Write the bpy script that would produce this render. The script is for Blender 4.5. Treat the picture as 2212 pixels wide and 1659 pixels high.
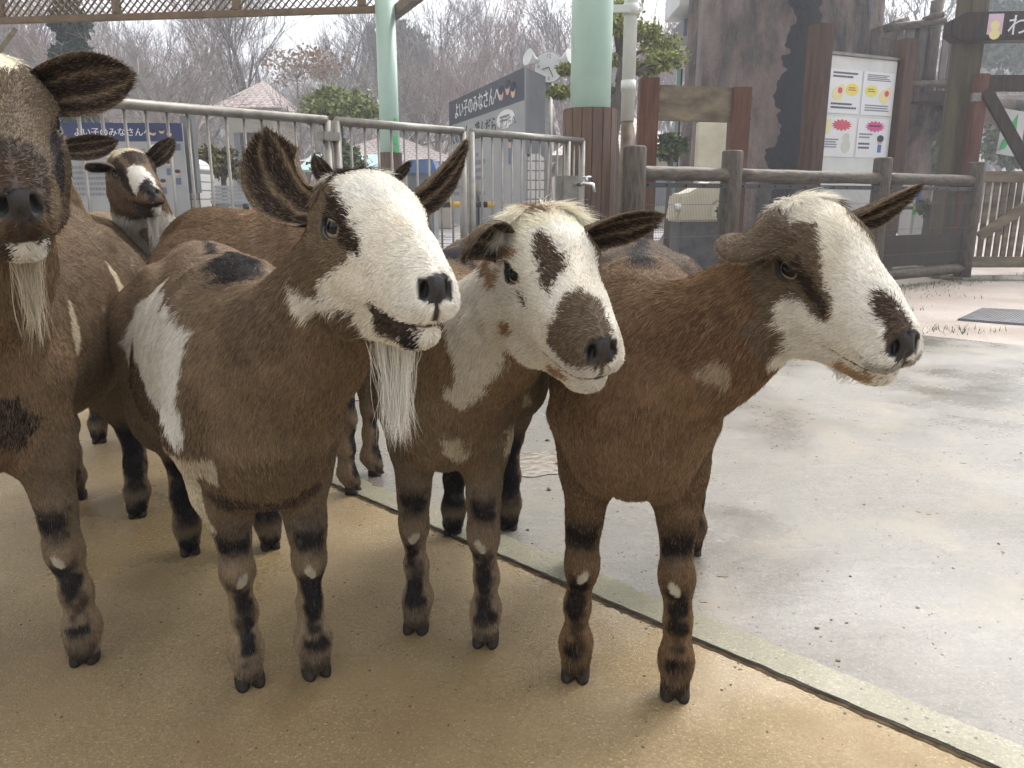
import bpy, bmesh, math, random
import numpy as np
from mathutils import Vector, Matrix
for o in list(bpy.data.objects): bpy.data.objects.remove(o, do_unlink=True)
SC = bpy.context.scene
COL = SC.collection
R = math.radians
# ---------------------------------------------------------------- camera
EYE_Z, PITCH, FPX, CX0, CY0 = .8, R(13.5), 1663., 1106., 829.5
cam = bpy.data.objects.new('camera', bpy.data.cameras.new('camera')); COL.objects.link(cam)
cam.location = (0, 0, EYE_Z); cam.rotation_euler = (math.pi / 2 - PITCH, 0, 0)
cam.data.sensor_width = 36; cam.data.lens = 36 * FPX / 2212; cam.data.clip_start = .05; cam.data.clip_end = 600
SC.camera = cam
# ---------------------------------------------------------------- overcast daylight
SUN_EL, SUN_AZ = R(52), R(35)          # azimuth from +y towards +x
w = bpy.data.worlds.new('World'); SC.world = w; w.use_nodes = True
nt = w.node_tree; bg = nt.nodes['Background']
sky = nt.nodes.new('ShaderNodeTexSky'); sky.sky_type = 'NISHITA'; sky.sun_disc = False
sky.sun_elevation = SUN_EL; sky.sun_rotation = SUN_AZ; sky.air_density = 1.2; sky.dust_density = 6; sky.ozone_density = 1
hs_ = nt.nodes.new('ShaderNodeHueSaturation'); hs_.inputs['Saturation'].default_value = .25
nt.links.new(sky.outputs[0], hs_.inputs['Color']); nt.links.new(hs_.outputs[0], bg.inputs['Color'])
bg.inputs['Strength'].default_value = .15
sun = bpy.data.objects.new('sun', bpy.data.lights.new('sun', 'SUN')); COL.objects.link(sun)
sun.data.energy = .5; sun.data.angle = R(50); sun.data.color = (1, .97, .92)
sun.rotation_euler = Vector((-math.sin(SUN_AZ) * math.cos(SUN_EL), -math.cos(SUN_AZ) * math.cos(SUN_EL), -math.sin(SUN_EL))).to_track_quat('-Z', 'Y').to_euler()
sun.location = (0, 0, 30)
vs = SC.view_settings; vs.view_transform = 'Standard'; vs.look = 'None'; vs.gamma = 1; vs.use_curve_mapping = False
vs.exposure = 1.5
cy = SC.cycles; cy.use_denoising = True; cy.max_bounces = 6; cy.diffuse_bounces = 3; cy.glossy_bounces = 3; cy.transparent_max_bounces = 16
cy.volume_bounces = 0; cy.sample_clamp_indirect = 6
# ---------------------------------------------------------------- helpers
def at(u, v, y):
    """a point of the place: y metres ahead of the camera on the sight line through the photo's (u, v)"""
    x = (u - CX0) / FPX; yv = -(v - CY0) / FPX
    r = (x, math.cos(PITCH) + yv * math.sin(PITCH), -math.sin(PITCH) + yv * math.cos(PITCH))
    return Vector((r[0] * y / r[1], y, EYE_Z + r[2] * y / r[1]))
def tag(o, label=None, cat=None, group=None, kind=None):
    for k, val in (('label', label), ('category', cat), ('group', group), ('kind', kind)):
        if val: o[k] = val
    return o
def link(o, parent=None):
    COL.objects.link(o)
    if parent is not None: o.parent = parent
    return o
def empty(name, loc, rz=0, label=None, cat=None, group=None):
    o = bpy.data.objects.new(name, None); o.location = loc; o.rotation_euler = (0, 0, rz)
    return tag(link(o), label, cat, group)
_mats = {}
def nodes_of(name):
    m = bpy.data.materials.new(name); m.use_nodes = True
    return m, m.node_tree.nodes, m.node_tree.links, m.node_tree.nodes['Principled BSDF']
def vnoise_table(seed):
    return np.random.default_rng(seed).uniform(-1, 1, (32, 32, 32, 3)).astype(np.float32)
TAB = vnoise_table(7)
def vnoise(p, f, off=0.):
    """smooth 3-vector noise, -1..1"""
    q = np.asarray(p) * f + off + 1000.
    i = np.floor(q).astype(int); t = (q - i); t = t * t * (3 - 2 * t)
    out = 0
    for a in (0, 1):
        for b in (0, 1):
            for c in (0, 1):
                wgt = (t[:, 0] if a else 1 - t[:, 0]) * (t[:, 1] if b else 1 - t[:, 1]) * (t[:, 2] if c else 1 - t[:, 2])
                out = out + wgt[:, None] * TAB[(i[:, 0] + a) & 31, (i[:, 1] + b) & 31, (i[:, 2] + c) & 31]
    return out
def sstep(a, b, x):
    t = np.clip((x - a) / (b - a), 0, 1); return t * t * (3 - 2 * t)
def unit(v): return v / (np.linalg.norm(v, axis=-1, keepdims=True) + 1e-12)
def mesh_obj(name, V, F, mat, parent=None, smooth=True):
    me = bpy.data.meshes.new(name)
    V = np.asarray(V, np.float32); F = np.asarray(F, np.int32)
    k = F.shape[1]
    me.vertices.add(len(V)); me.vertices.foreach_set('co', V.ravel())
    me.loops.add(F.size); me.loops.foreach_set('vertex_index', F.ravel())
    me.polygons.add(len(F)); me.polygons.foreach_set('loop_start', np.arange(0, F.size, k, dtype=np.int32)); me.polygons.foreach_set('loop_total', np.full(len(F), k, np.int32))
    if smooth: me.polygons.foreach_set('use_smooth', np.ones(len(F), bool))
    me.update(calc_edges=True); me.validate()
    if mat: me.materials.append(mat)
    return link(bpy.data.objects.new(name, me), parent)

# ---------------------------------------------------------------- building helpers
def atz(u, v, z):
    """the point at height z on the sight line through the photo's (u, v)"""
    p = at(u, v, 1.0); d = p - Vector((0, 0, EYE_Z)); t = (z - EYE_Z) / d.z
    return Vector((0, 0, EYE_Z)) + d * t
class MB:
    """collects boxes, bars, tubes and prisms into ONE mesh"""
    def __init__(s): s.bm = bmesh.new()
    def hull(s, pts, faces):
        v = [s.bm.verts.new(p) for p in pts]
        for f in faces:
            try: s.bm.faces.new([v[i] for i in f])
            except ValueError: pass
        return v
    def box(s, c, size, rz=0., tilt=None):
        M = Matrix.Rotation(rz, 3, 'Z')
        if tilt is not None: M = tilt
        c = Vector(c); h = [x / 2 for x in size]
        P = [c + M @ Vector((sx * h[0], sy * h[1], sz * h[2])) for sx in (-1, 1) for sy in (-1, 1) for sz in (-1, 1)]
        s.hull(P, [(0, 1, 3, 2), (4, 6, 7, 5), (0, 4, 5, 1), (2, 3, 7, 6), (0, 2, 6, 4), (1, 5, 7, 3)]); return s
    def bar(s, a, b, w, h, up=(0, 0, 1)):
        a, b = Vector(a), Vector(b); d = (b - a); L = d.length; d.normalize()
        sd = d.cross(Vector(up)); sd = sd.normalized() if sd.length > 1e-4 else Vector((1, 0, 0)); u2 = sd.cross(d)
        M = Matrix((d, sd, u2)).transposed()
        return s.box((a + b) / 2, (L, w, h), tilt=M)
    def tube(s, pts, rad, n=10, caps=True, jit=0., rng=None):
        pts = [Vector(p) for p in pts]
        rad = rad if hasattr(rad, '__len__') else [rad] * len(pts)
        rings = []; ref = Vector((.31, .17, .93))
        for i, p in enumerate(pts):
            d = (pts[min(i + 1, len(pts) - 1)] - pts[max(i - 1, 0)]).normalized()
            x = d.cross(ref)
            if x.length < .05: x = d.cross(Vector((1, 0, 0)))
            x.normalize(); y = d.cross(x)
            rings.append([s.bm.verts.new(p + (x * math.cos(2 * math.pi * k / n) + y * math.sin(2 * math.pi * k / n)) * rad[i] * (1 + (rng.uniform(-jit, jit) if jit else 0))) for k in range(n)])
        for a, b in zip(rings[:-1], rings[1:]):
            for k in range(n): s.bm.faces.new((a[k], a[(k + 1) % n], b[(k + 1) % n], b[k])).smooth = n > 5
        if caps and n > 2:
            s.bm.faces.new(rings[0][::-1]); s.bm.faces.new(rings[-1])
        return s
    def prism(s, outline, d0, d1):
        """flat outline (list of 3d points) pushed from offset d0 to d1"""
        d0, d1 = Vector(d0), Vector(d1); n = len(outline)
        a = [s.bm.verts.new(Vector(p) + d0) for p in outline]; b = [s.bm.verts.new(Vector(p) + d1) for p in outline]
        s.bm.faces.new(a[::-1]); s.bm.faces.new(b)
        for i in range(n): s.bm.faces.new((a[i], a[(i + 1) % n], b[(i + 1) % n], b[i]))
        return s
    def build(s, name, m, parent=None, base=None, bevel=0., recalc=True):
        if recalc: bmesh.ops.recalc_face_normals(s.bm, faces=s.bm.faces)
        if bevel:
            bmesh.ops.bevel(s.bm, geom=[e for e in s.bm.edges if e.calc_face_angle(0) > .5], offset=bevel, segments=2, affect='EDGES', clamp_overlap=True)
        org = Vector((0, 0, 0))
        if parent is not None:
            q = parent
            while q is not None: org += Vector(q.location); q = q.parent
        if base is not None: org = Vector(base)
        bmesh.ops.translate(s.bm, verts=s.bm.verts, vec=-org)
        me = bpy.data.meshes.new(name); s.bm.to_mesh(me); s.bm.free()
        if m: me.materials.append(m)
        o = link(bpy.data.objects.new(name, me), parent)
        if base is not None: o.location = base
        return o
def mat(name, c1, c2, scale=4., rough=(.5, .8), bump=0., stretch=(1, 1, 1), metal=0., spec=.5, detail=8., c3=None, c3at=.75, dist=.004, bscale=None, coord='Object'):
    spec = .2 if ('timber' in name or 'log' in name or 'rail' in name or 'post' in name) else spec
    m, n, l, b = nodes_of(name)
    tc = n.new('ShaderNodeTexCoord'); mp = n.new('ShaderNodeMapping'); mp.inputs['Scale'].default_value = stretch
    l.new(tc.outputs[coord], mp.inputs['Vector'])
    nz = n.new('ShaderNodeTexNoise'); nz.inputs['Scale'].default_value = scale; nz.inputs['Detail'].default_value = detail; nz.inputs['Roughness'].default_value = .62
    l.new(mp.outputs[0], nz.inputs['Vector'])
    cr = n.new('ShaderNodeValToRGB'); e = cr.color_ramp.elements
    e[0].position = .32; e[0].color = (*c1, 1); e[1].position = .68; e[1].color = (*c2, 1)
    if c3: k = cr.color_ramp.elements.new(c3at); k.color = (*c3, 1)
    l.new(nz.outputs['Fac'], cr.inputs['Fac']); l.new(cr.outputs['Color'], b.inputs['Base Color'])
    mr = n.new('ShaderNodeMapRange'); mr.inputs['From Min'].default_value = .3; mr.inputs['From Max'].default_value = .7
    mr.inputs['To Min'].default_value = rough[0]; mr.inputs['To Max'].default_value = rough[1]
    l.new(nz.outputs['Fac'], mr.inputs['Value']); l.new(mr.outputs[0], b.inputs['Roughness'])
    b.inputs['Metallic'].default_value = metal; b.inputs['Specular IOR Level'].default_value = spec
    if bump:
        nb = n.new('ShaderNodeTexNoise'); nb.inputs['Scale'].default_value = bscale or scale * 4; nb.inputs['Detail'].default_value = 8
        l.new(mp.outputs[0], nb.inputs['Vector'])
        bp = n.new('ShaderNodeBump'); bp.inputs['Strength'].default_value = bump; bp.inputs['Distance'].default_value = dist
        l.new(nb.outputs['Fac'], bp.inputs['Height']); l.new(bp.outputs[0], b.inputs['Normal'])
    return m
M_STEEL = mat('galvanised steel', (.17, .158, .14), (.28, .265, .24), 14, (.28, .5), metal=.7)
M_GREEN = mat('sea green paint', (.27, .40, .335), (.34, .46, .39), 2.2, (.35, .55), c3=(.16, .21, .13), c3at=.74, bump=.10, bscale=30)
M_CLAD = mat('reddish cladding boards', (.070, .040, .026), (.155, .092, .058), 5, (.4, .7), bump=.3, stretch=(6, 6, .7))
M_WOODRED = mat('wet reddish timber', (.065, .024, .014), (.16, .066, .036), 4, (.35, .6), bump=.3, stretch=(7, 7, .8))
M_WOODOLD = mat('weathered mossy timber', (.085, .055, .035), (.24, .20, .13), 3.5, (.5, .8), bump=.3, stretch=(.8, 3, 3), c3=(.15, .16, .06))
M_WOODDARK = mat('dark wet timber', (.014, .009, .006), (.060, .038, .025), 4, (.4, .7), bump=.35, stretch=(6, 6, .8))
M_LOG = mat('rough concrete log', (.030, .023, .017), (.125, .10, .075), 9, (.4, .75), bump=.9, stretch=(5, 5, 1), dist=.012, bscale=14)
M_LOGH = mat('rough concrete rail', (.032, .025, .018), (.145, .118, .088), 9, (.35, .7), bump=.9, stretch=(1, 1, 3), dist=.012, bscale=12)
M_BEAM = mat('lattice timber', (.10, .068, .035), (.19, .13, .07), 5, (.5, .7))
M_WHITE = mat('weathered white paint', (.55, .56, .53), (.72, .72, .68), 3, (.4, .6))
M_CREAM = mat('cream plastic', (.52, .48, .36), (.66, .62, .48), 5, (.3, .5), c3=(.30, .22, .10), c3at=.9)
M_NAVY = mat('navy print', (.016, .028, .10), (.022, .038, .13), 3, (.35, .5))
M_PANEL = mat('faded sign panel', (.27, .28, .295), (.36, .365, .37), 2.5, (.35, .5))
M_GREYBOX = mat('grey sheet metal', (.10, .11, .12), (.17, .18, .19), 3, (.35, .5))
M_INK = mat('dark lettering', (.02, .025, .05), (.03, .035, .07), 5)
M_PAPER = mat('white poster sheet', (.70, .71, .73), (.78, .78, .78), 3, (.25, .4))
M_YEL = mat('yellow print', (.75, .66, .10), (.8, .72, .16), 5); M_PALEYEL = mat('pale yellow print', (.75, .68, .30), (.8, .73, .36), 5)
M_PINK = mat('magenta print', (.55, .06, .22), (.65, .09, .28), 5); M_REDP = mat('red print', (.55, .08, .09), (.65, .12, .12), 5)
M_PALEPINK = mat('pale pink print', (.62, .42, .52), (.7, .5, .58), 5)
M_BLUEP = mat('blue print', (.06, .13, .42), (.09, .17, .5), 5); M_SKINP = mat('peach print', (.55, .36, .27), (.62, .42, .32), 5)
M_GREENP = mat('green tape', (.06, .45, .13), (.10, .55, .2), 5)
M_RED = mat('red cone plastic', (.42, .018, .014), (.55, .03, .02), 5, (.3, .45))
M_BLACK = mat('black plastic', (.015, .015, .016), (.03, .03, .03), 5, (.4, .6)); M_YELLOW = mat('yellow stripe', (.55, .33, .03), (.62, .4, .05), 5)
M_GREYSEAT = mat('grey bench slats', (.25, .28, .31), (.36, .39, .42), 5, (.3, .5))
M_TEXTG = mat('grey lettering', (.17, .18, .21), (.22, .23, .26), 5)

def tile_mat(name, tile, joint, sx, sy, coord='Object', rough=.3):
    m, n, l, b = nodes_of(name)
    tc = n.new('ShaderNodeTexCoord'); br = n.new('ShaderNodeTexBrick'); br.offset = 0
    br.inputs['Color1'].default_value = (*tile, 1); br.inputs['Color2'].default_value = (*[x * .92 for x in tile], 1); br.inputs['Mortar'].default_value = (*joint, 1)
    br.inputs['Scale'].default_value = 1; br.inputs['Brick Width'].default_value = sx; br.inputs['Row Height'].default_value = sy; br.inputs['Mortar Size'].default_value = .07 * sy; br.inputs['Mortar Smooth'].default_value = 0
    mp = n.new('ShaderNodeMapping'); mp.inputs['Rotation'].default_value = (R(90), 0, 0)
    l.new(tc.outputs[coord], mp.inputs['Vector']); l.new(mp.outputs[0], br.inputs['Vector']); l.new(br.outputs['Color'], b.inputs['Base Color'])
    b.inputs['Roughness'].default_value = rough
    return m
M_TILE = tile_mat('white glazed tile', (.62, .62, .60), (.16, .16, .16), .1, .1)
def roof_mat(name='clay pantiles'):
    m, n, l, b = nodes_of(name)
    tc = n.new('ShaderNodeTexCoord')
    wv = n.new('ShaderNodeTexBrick'); wv.inputs['Scale'].default_value = 1; wv.inputs['Brick Width'].default_value = .20; wv.inputs['Row Height'].default_value = .17; wv.inputs['Mortar Size'].default_value = .035; wv.inputs['Mortar Smooth'].default_value = .5
    wv.inputs['Color1'].default_value = (.27, .165, .14, 1); wv.inputs['Color2'].default_value = (.36, .25, .215, 1); wv.inputs['Mortar'].default_value = (.46, .42, .40, 1)
    l.new(tc.outputs['Object'], wv.inputs['Vector']); l.new(wv.outputs['Color'], b.inputs['Base Color'])
    b.inputs['Roughness'].default_value = .5
    return m
M_ROOF = roof_mat()

# ---------------------------------------------------------------- ground, floor, slab
def floor_mat(name, dark, mid, light, rough, speck, wetscale=1.1, wet=(.42, .62), bump=.25, streak=0., stain=None, spec=.5):
    m, n, l, b = nodes_of(name)
    tc = n.new('ShaderNodeTexCoord')
    def noise(sc, det=8., rg=.6, st=None, off=0.):
        k = n.new('ShaderNodeTexNoise'); k.inputs['Scale'].default_value = sc; k.inputs['Detail'].default_value = det; k.inputs['Roughness'].default_value = rg
        mp = n.new('ShaderNodeMapping'); mp.inputs['Location'].default_value = (off, off * .7, 0)
        if st: mp.inputs['Scale'].default_value = st[:3]; mp.inputs['Rotation'].default_value = (0, 0, st[3])
        l.new(tc.outputs['Object'], mp.inputs['Vector']); l.new(mp.outputs[0], k.inputs['Vector']); return k.outputs['Fac']
    def ramp(f, stops):
        k = n.new('ShaderNodeValToRGB'); e = k.color_ramp.elements
        e[0].position, e[0].color = stops[0][0], (*stops[0][1], 1); e[1].position, e[1].color = stops[1][0], (*stops[1][1], 1)
        for p_, c_ in stops[2:]: q = e.new(p_); q.color = (*c_, 1)
        l.new(f, k.inputs['Fac']); return k.outputs['Color']
    def mix(f, a, c, mode='MIX'):
        k = n.new('ShaderNodeMix'); k.data_type = 'RGBA'; k.blend_type = mode
        if isinstance(f, float): k.inputs['Factor'].default_value = f
        else: l.new(f, k.inputs['Factor'])
        for s_, v in (('A', a), ('B', c)):
            if isinstance(v, tuple): k.inputs[s_].default_value = (*v, 1)
            else: l.new(v, k.inputs[s_])
        return k.outputs['Result']
    def mr(f, a, b_, c_, d_):
        k = n.new('ShaderNodeMapRange'); k.inputs['From Min'].default_value = a; k.inputs['From Max'].default_value = b_; k.inputs['To Min'].default_value = c_; k.inputs['To Max'].default_value = d_
        l.new(f, k.inputs['Value']); return k.outputs[0]
    base = ramp(noise(2.2), [(.28, dark), (.5, mid), (.74, light)])
    base = mix(mr(noise(26., 4), .35, .7, 0, .5), base, tuple(x * .72 for x in mid))
    base = mix(mr(noise(130., 6, .8), .36, .62, 0, .75), base, tuple(x * .50 for x in mid)); base = mix(mr(noise(190., 4, .75, None, 11.), .56, .66, 0, .6), base, tuple(min(x * 1.5, .8) for x in light))
    if streak: base = mix(mr(noise(7., 6, .6, (1, 7, 1, R(8))), .52, .72, 0, streak), base, tuple(min(x * 1.5, .75) for x in light))
    if stain: base = mix(mr(noise(3.4, 5, .6, None, 7.), .52, .66, 0, .75), base, stain)
    vo = n.new('ShaderNodeTexVoronoi'); vo.inputs['Scale'].default_value = speck[0]; vo.inputs['Randomness'].default_value = 1
    l.new(tc.outputs['Object'], vo.inputs['Vector'])
    sz = n.new('ShaderNodeMath'); sz.operation = 'LESS_THAN'; l.new(vo.outputs['Distance'], sz.inputs[0])
    th = mr(noise(60., 2), .45, .8, 0., speck[1]); l.new(th, sz.inputs[1])
    base = mix(sz.outputs[0], base, speck[2])
    l.new(base, b.inputs['Base Color']); b.inputs['Specular IOR Level'].default_value = spec
    wt = mr(noise(wetscale, 5, .55, None, 3.), wet[0], wet[1], 0., 1.)
    fine = noise(55., 3)
    rr = n.new('ShaderNodeMapRange'); l.new(wt, rr.inputs['Value']); rr.inputs['To Min'].default_value = rough[0]; rr.inputs['To Max'].default_value = rough[1]
    ad = n.new('ShaderNodeMath'); ad.operation = 'MULTIPLY_ADD'; l.new(fine, ad.inputs[0]); ad.inputs[1].default_value = .18; 
    sb = n.new('ShaderNodeMath'); sb.operation = 'SUBTRACT'; l.new(rr.outputs[0], sb.inputs[0]); sb.inputs[1].default_value = .09
    l.new(sb.outputs[0], ad.inputs[2]); l.new(ad.outputs[0], b.inputs['Roughness'])
    hb = n.new('ShaderNodeMath'); hb.operation = 'ADD'; l.new(noise(9., 8, .7), hb.inputs[0])
    h2 = n.new('ShaderNodeMath'); h2.operation = 'MULTIPLY'; l.new(noise(240., 4, .8), h2.inputs[0]); h2.inputs[1].default_value = .6; l.new(h2.outputs[0], hb.inputs[1])
    bs = n.new('ShaderNodeMapRange'); l.new(wt, bs.inputs['Value']); bs.inputs['To Min'].default_value = bump * .12; bs.inputs['To Max'].default_value = bump
    bp = n.new('ShaderNodeBump'); bp.inputs['Distance'].default_value = .006
    l.new(bs.outputs[0], bp.inputs['Strength']); l.new(hb.outputs[0], bp.inputs['Height']); l.new(bp.outputs[0], b.inputs['Normal'])
    return m
M_GRAVEL = floor_mat('pinkish grit', (.24, .19, .155), (.33, .27, .225), (.42, .36, .31), (.6, .85), (90., .45, (.14, .10, .08)), bump=.8)
M_FLOOR = floor_mat('brown damp concrete', (.175, .122, .056), (.355, .262, .135), (.50, .385, .225), (.17, .46), (170., .38, (.40, .33, .23)), 1.4, (.38, .6), bump=1.0, spec=.34, stain=(.27, .19, .095))
M_SLAB = floor_mat('wet pale concrete', (.135, .124, .104), (.186, .173, .149), (.24, .226, .20), (.14, .50), (64., .33, (.085, .065, .04)), 1.3, (.36, .62), bump=.35, spec=.42, streak=.18, stain=(.20, .175, .13))
M_CREAMLINE = floor_mat('worn cream paint', (.19, .178, .11), (.26, .245, .165), (.33, .315, .225), (.25, .5), (70., .44, (.06, .05, .03)), bump=.4, spec=.3)
M_PLAZA = floor_mat('grey paving', (.27, .265, .26), (.34, .335, .33), (.42, .41, .40), (.2, .5), (40., .3, (.15, .14, .13)), bump=.2)
def sheet(name, outline, z, m, kind='structure', thick=0.):
    if sum(a[0] * b[1] - b[0] * a[1] for a, b in zip(outline, outline[1:] + outline[:1])) < 0: outline = outline[::-1]
    mb = MB()
    if thick: mb.prism([(x, y, z) for x, y in outline], (0, 0, -thick), (0, 0, 0))
    else: mb.hull([(x, y, z) for x, y in outline], [tuple(range(len(outline)))])
    return tag(mb.build(name, m, recalc=bool(thick)), kind=kind)
sheet('ground', [(-125, -15), (125, -15), (125, 196), (-125, 196)], -.03, M_GRAVEL)
ja, jc = Vector((-.512, 2.078, 0)), Vector((.692, .953, 0)); jd = (jc - ja).normalized(); jn = Vector((-jd.y, jd.x, 0))     # joint line; jn points outdoors
if jn.y < 0: jn = -jn
J = lambda s, t: (ja + jd * s + jn * t)[:2]
rng_ = random.Random(4)
def chipped(t, s0, s1, amp, sgn=1, step=.03):
    return [J(s, t + sgn * abs(rng_.gauss(0, amp))) for s in np.arange(s0, s1, step)]
e0, e1 = atz(1960, 722, 0), atz(2212, 748, 0); ed = (e1 - e0).normalized()
E_ = lambda s: (e0 + ed * s)[:2]
FS = [(-9, -4), tuple(J(5.2, .0005))] + chipped(.0005, -9, 5.2, .0018, -1)[::-1]
sheet('floor', FS, 0, M_FLOOR, thick=.028)
slab_edge = chipped(.0015, -12, 5.0, .0016, 1)
sheet('concrete_slab', slab_edge + [J(5.0, .01), tuple(E_(4.5)), tuple(E_(-14))], .004, M_SLAB, thick=.003)
line = chipped(.003, -3.0, 4.6, .0016, 1, .015) + [J(s, .080 + .006 * math.sin(s * 2.3) + rng_.uniform(-.004, .004) - (.012 if rng_.random() < .06 else 0)) for s in np.arange(4.6, -3.0, -.014)]
sheet('painted_line', line, .0062, M_CREAMLINE)
sheet('joint_strip', chipped(-.005, -9, 5.1, .003, -1, .012) + chipped(.003, -9, 5.1, .0015, 1, .02)[::-1], .0012, mat('dirty joint', (.03, .022, .014), (.13, .095, .06), 45, (.95, 1.), spec=.0))
fa, fb = atz(240, 222, 1.2), atz(1258, 305, 1.2); fd = (fb - fa); fd.z = 0; fd.normalize(); fn = Vector((-fd.y, fd.x, 0))
pz = [(fa + fn * .9)[:2], (fb + fn * .9)[:2], (3.2, 16), (9, 17), (9, 26), (-22, 26), (-22, 2)]
sheet('paving', pz, -.024, M_PLAZA)
# the wooded rise beyond the plaza
def hill_mesh():
    xs = np.linspace(-110, 110, 70); ys = np.linspace(27, 190, 50)
    X, Y = np.meshgrid(xs, ys, indexing='ij')
    Z = 7.5 * sstep(30, 100, Y) + 14 * sstep(70, 190, Y) + 1.2 * np.sin(X * .09 + 1) * sstep(30, 70, Y) + .5 * np.sin(X * .3) * np.cos(Y * .2) * sstep(27, 40, Y) - .05
    V = np.stack([X, Y, Z], -1).reshape(-1, 3); n_ = 50
    Q = [(i * n_ + j, (i + 1) * n_ + j, (i + 1) * n_ + j + 1, i * n_ + j + 1) for i in range(69) for j in range(49)]
    return V, np.array(Q)
def hill_z(x, y):
    return float(7.5 * sstep(30, 100, np.float64(y)) + 14 * sstep(70, 190, np.float64(y)) + 1.2 * math.sin(x * .09 + 1) * sstep(30, 70, np.float64(y)))
def mesh_plain(name, V, F, m, parent=None):
    bm = bmesh.new(); v = [bm.verts.new(x) for x in V]
    for q in F: bm.faces.new([v[i] for i in q]).smooth = True
    me = bpy.data.meshes.new(name); bm.to_mesh(me); bm.free(); me.materials.append(m)
    return link(bpy.data.objects.new(name, me), parent)
tag(mesh_plain('hill', *hill_mesh(), mat('leaf litter', (.06, .045, .03), (.14, .10, .06), 1.5, (.7, .9))), kind='structure')

# ---------------------------------------------------------------- the shelter the goats stand under
cb = at(1275, 237, 6.0); cs = at(843, 330, 11.3)
CB, CS = Vector((cb.x, cb.y, 0)), Vector((cs.x, cs.y, 0))
RZ = atz(820, 24, 0).z
zlat = at(820, 20, CS.y).z
def column(base, r, rc, ztop, zc, label, seed):
    t = empty('shelter_column', base, 0, label, 'column', 'round green columns of the shelter')
    mb = MB(); mb.tube([base + Vector((0, 0, .0)), base + Vector((0, 0, ztop))], r, 40); mb.build('shaft', M_GREEN, t)
    mb = MB(); n_ = 16
    for k in range(n_):
        a = 2 * math.pi * (k + .5) / n_; w_ = 2 * rc * math.tan(math.pi / n_)
        mb.box(base + Vector((math.cos(a) * rc, math.sin(a) * rc, zc / 2)), (.022, w_ * .985, zc), a)
    mb.build('wood_cladding', M_CLAD, t, bevel=.002)
    mb = MB(); mb.tube([base + Vector((0, 0, 0)), base + Vector((0, 0, zc - .03))], rc - .012, 32); mb.build('cladding_core', M_WOODDARK, t)
    return t
colb = column(CB, .148, .185, 3.6, cb.z, 'thick sea green column with brown cladding beside the white downpipe', 1)
cols = column(CS, .135, .155, 3.6, cs.z, 'far sea green column with green tape marks, under the lattice corner', 2)
mb = MB()
for v_, dx in ((264, .3), (302, -.2), (322, .2)):
    p = at(862, v_, CS.y - .12)
    mb.box((CS.x + .10 + dx * .03, CS.y - .105, p.z), (.035, .05, .10), R(-30))
mb.build('tape_mark', M_GREENP, cols)
# roof with its lattice frieze
rt = empty('shelter_roof', (CS.x, CS.y, zlat), 0, 'timber roof of the goat shelter with a brown lattice frieze along its edge', 'roof')
LB = Vector((CS.x - .02, CS.y, zlat)); LA = LB + (atz(0, 45, zlat) - LB) * 1.45
ld = (LB - LA).normalized()
eb = Vector((CB.x + .35, CB.y, zlat)); rd = (eb - Vector((CS.x + .3, CS.y - .1, zlat))).normalized()
RE = lambda s: Vector((CS.x + .22, CS.y - .05, zlat)) + rd * s
mb = MB(); mb.bar(LA, LB, .07, .085); mb.bar(LA + Vector((0, 0, .62)), LB + Vector((0, 0, .62)), .09, .10)
k = (LB - LA).length
for s in np.arange(.3, k, 1.78): mb.bar(LA + ld * (k - s) + Vector((0, 0, .05)), LA + ld * (k - s) + Vector((0, 0, .6)), .07, .11, up=ld)
mb.build('lattice_frame', M_BEAM, rt, bevel=.004)
for off, sg in ((.011, 1), (-.011, -1)):
    mb = MB(); hgt = .54; nrm = ld.cross(Vector((0, 0, 1)))
    for s in np.arange(-hgt, k, .108):
        a0, a1 = max(s, 0), min(s + hgt, k)
        za, zb = (a0 - s, a1 - s) if sg > 0 else (hgt - (a0 - s), hgt - (a1 - s))
        mb.bar(LA + ld * a0 + nrm * off + Vector((0, 0, .04 + za)), LA + ld * a1 + nrm * off + Vector((0, 0, .04 + zb)), .012, .029, up=nrm)
    mb.build('lattice_strips', M_BEAM, rt)
mb = MB(); mb.bar(RE(-.5), RE(6.2), .12, .14); mb.build('eave_beam', M_WOODOLD, rt, bevel=.006)
up = Vector((0, 0, .72))
def light_diffuser():  # invented see-through covering for the unseen roof, to even the light below
    m = bpy.data.materials.new('added light diffuser'); m.use_nodes = True; n = m.node_tree.nodes; l = m.node_tree.links; n.clear()
    o = n.new('ShaderNodeOutputMaterial'); mx = n.new('ShaderNodeMixShader'); t = n.new('ShaderNodeBsdfTransparent'); d = n.new('ShaderNodeBsdfTranslucent')
    t.inputs['Color'].default_value = (.92, .90, .86, 1); d.inputs['Color'].default_value = (.86, .84, .80, 1); mx.inputs['Fac'].default_value = .45
    l.new(t.outputs[0], mx.inputs[1]); l.new(d.outputs[0], mx.inputs[2]); l.new(mx.outputs[0], o.inputs['Surface']); return m
zr_ = zlat + .72
mb = MB(); mb.hull([LA + up + Vector((-8, .4, 0)), LB + up + Vector((.35, .4, 0)), RE(6.2) + up + Vector((.2, 0, 0)), Vector((1.7, 2.6, zr_)), Vector((4.0, -.7, zr_)), Vector((4.0, -5, zr_)), Vector((-17, -5, zr_))], [(0, 1, 2, 3, 4, 5, 6)]); mb.build('light_shaped_roof', light_diffuser(), rt)  # unseen roof cover, outline cut for how it shades floor and slab
mb = MB()
for yy in np.arange(-4.5, 11, 1.5):
    xr = 3.9 if yy < -.7 else (3.9 - (yy + .7) * .70 if yy < 2.6 else (1.6 - (yy - 2.6) * .16 if yy < 5.7 else 1.0 - (yy - 5.5) * .53)); mb.bar((-12, yy, zr_ - .06), (xr, yy, zr_ - .06), .06, .10)
mb.build('purlins', M_BEAM, rt)
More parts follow.
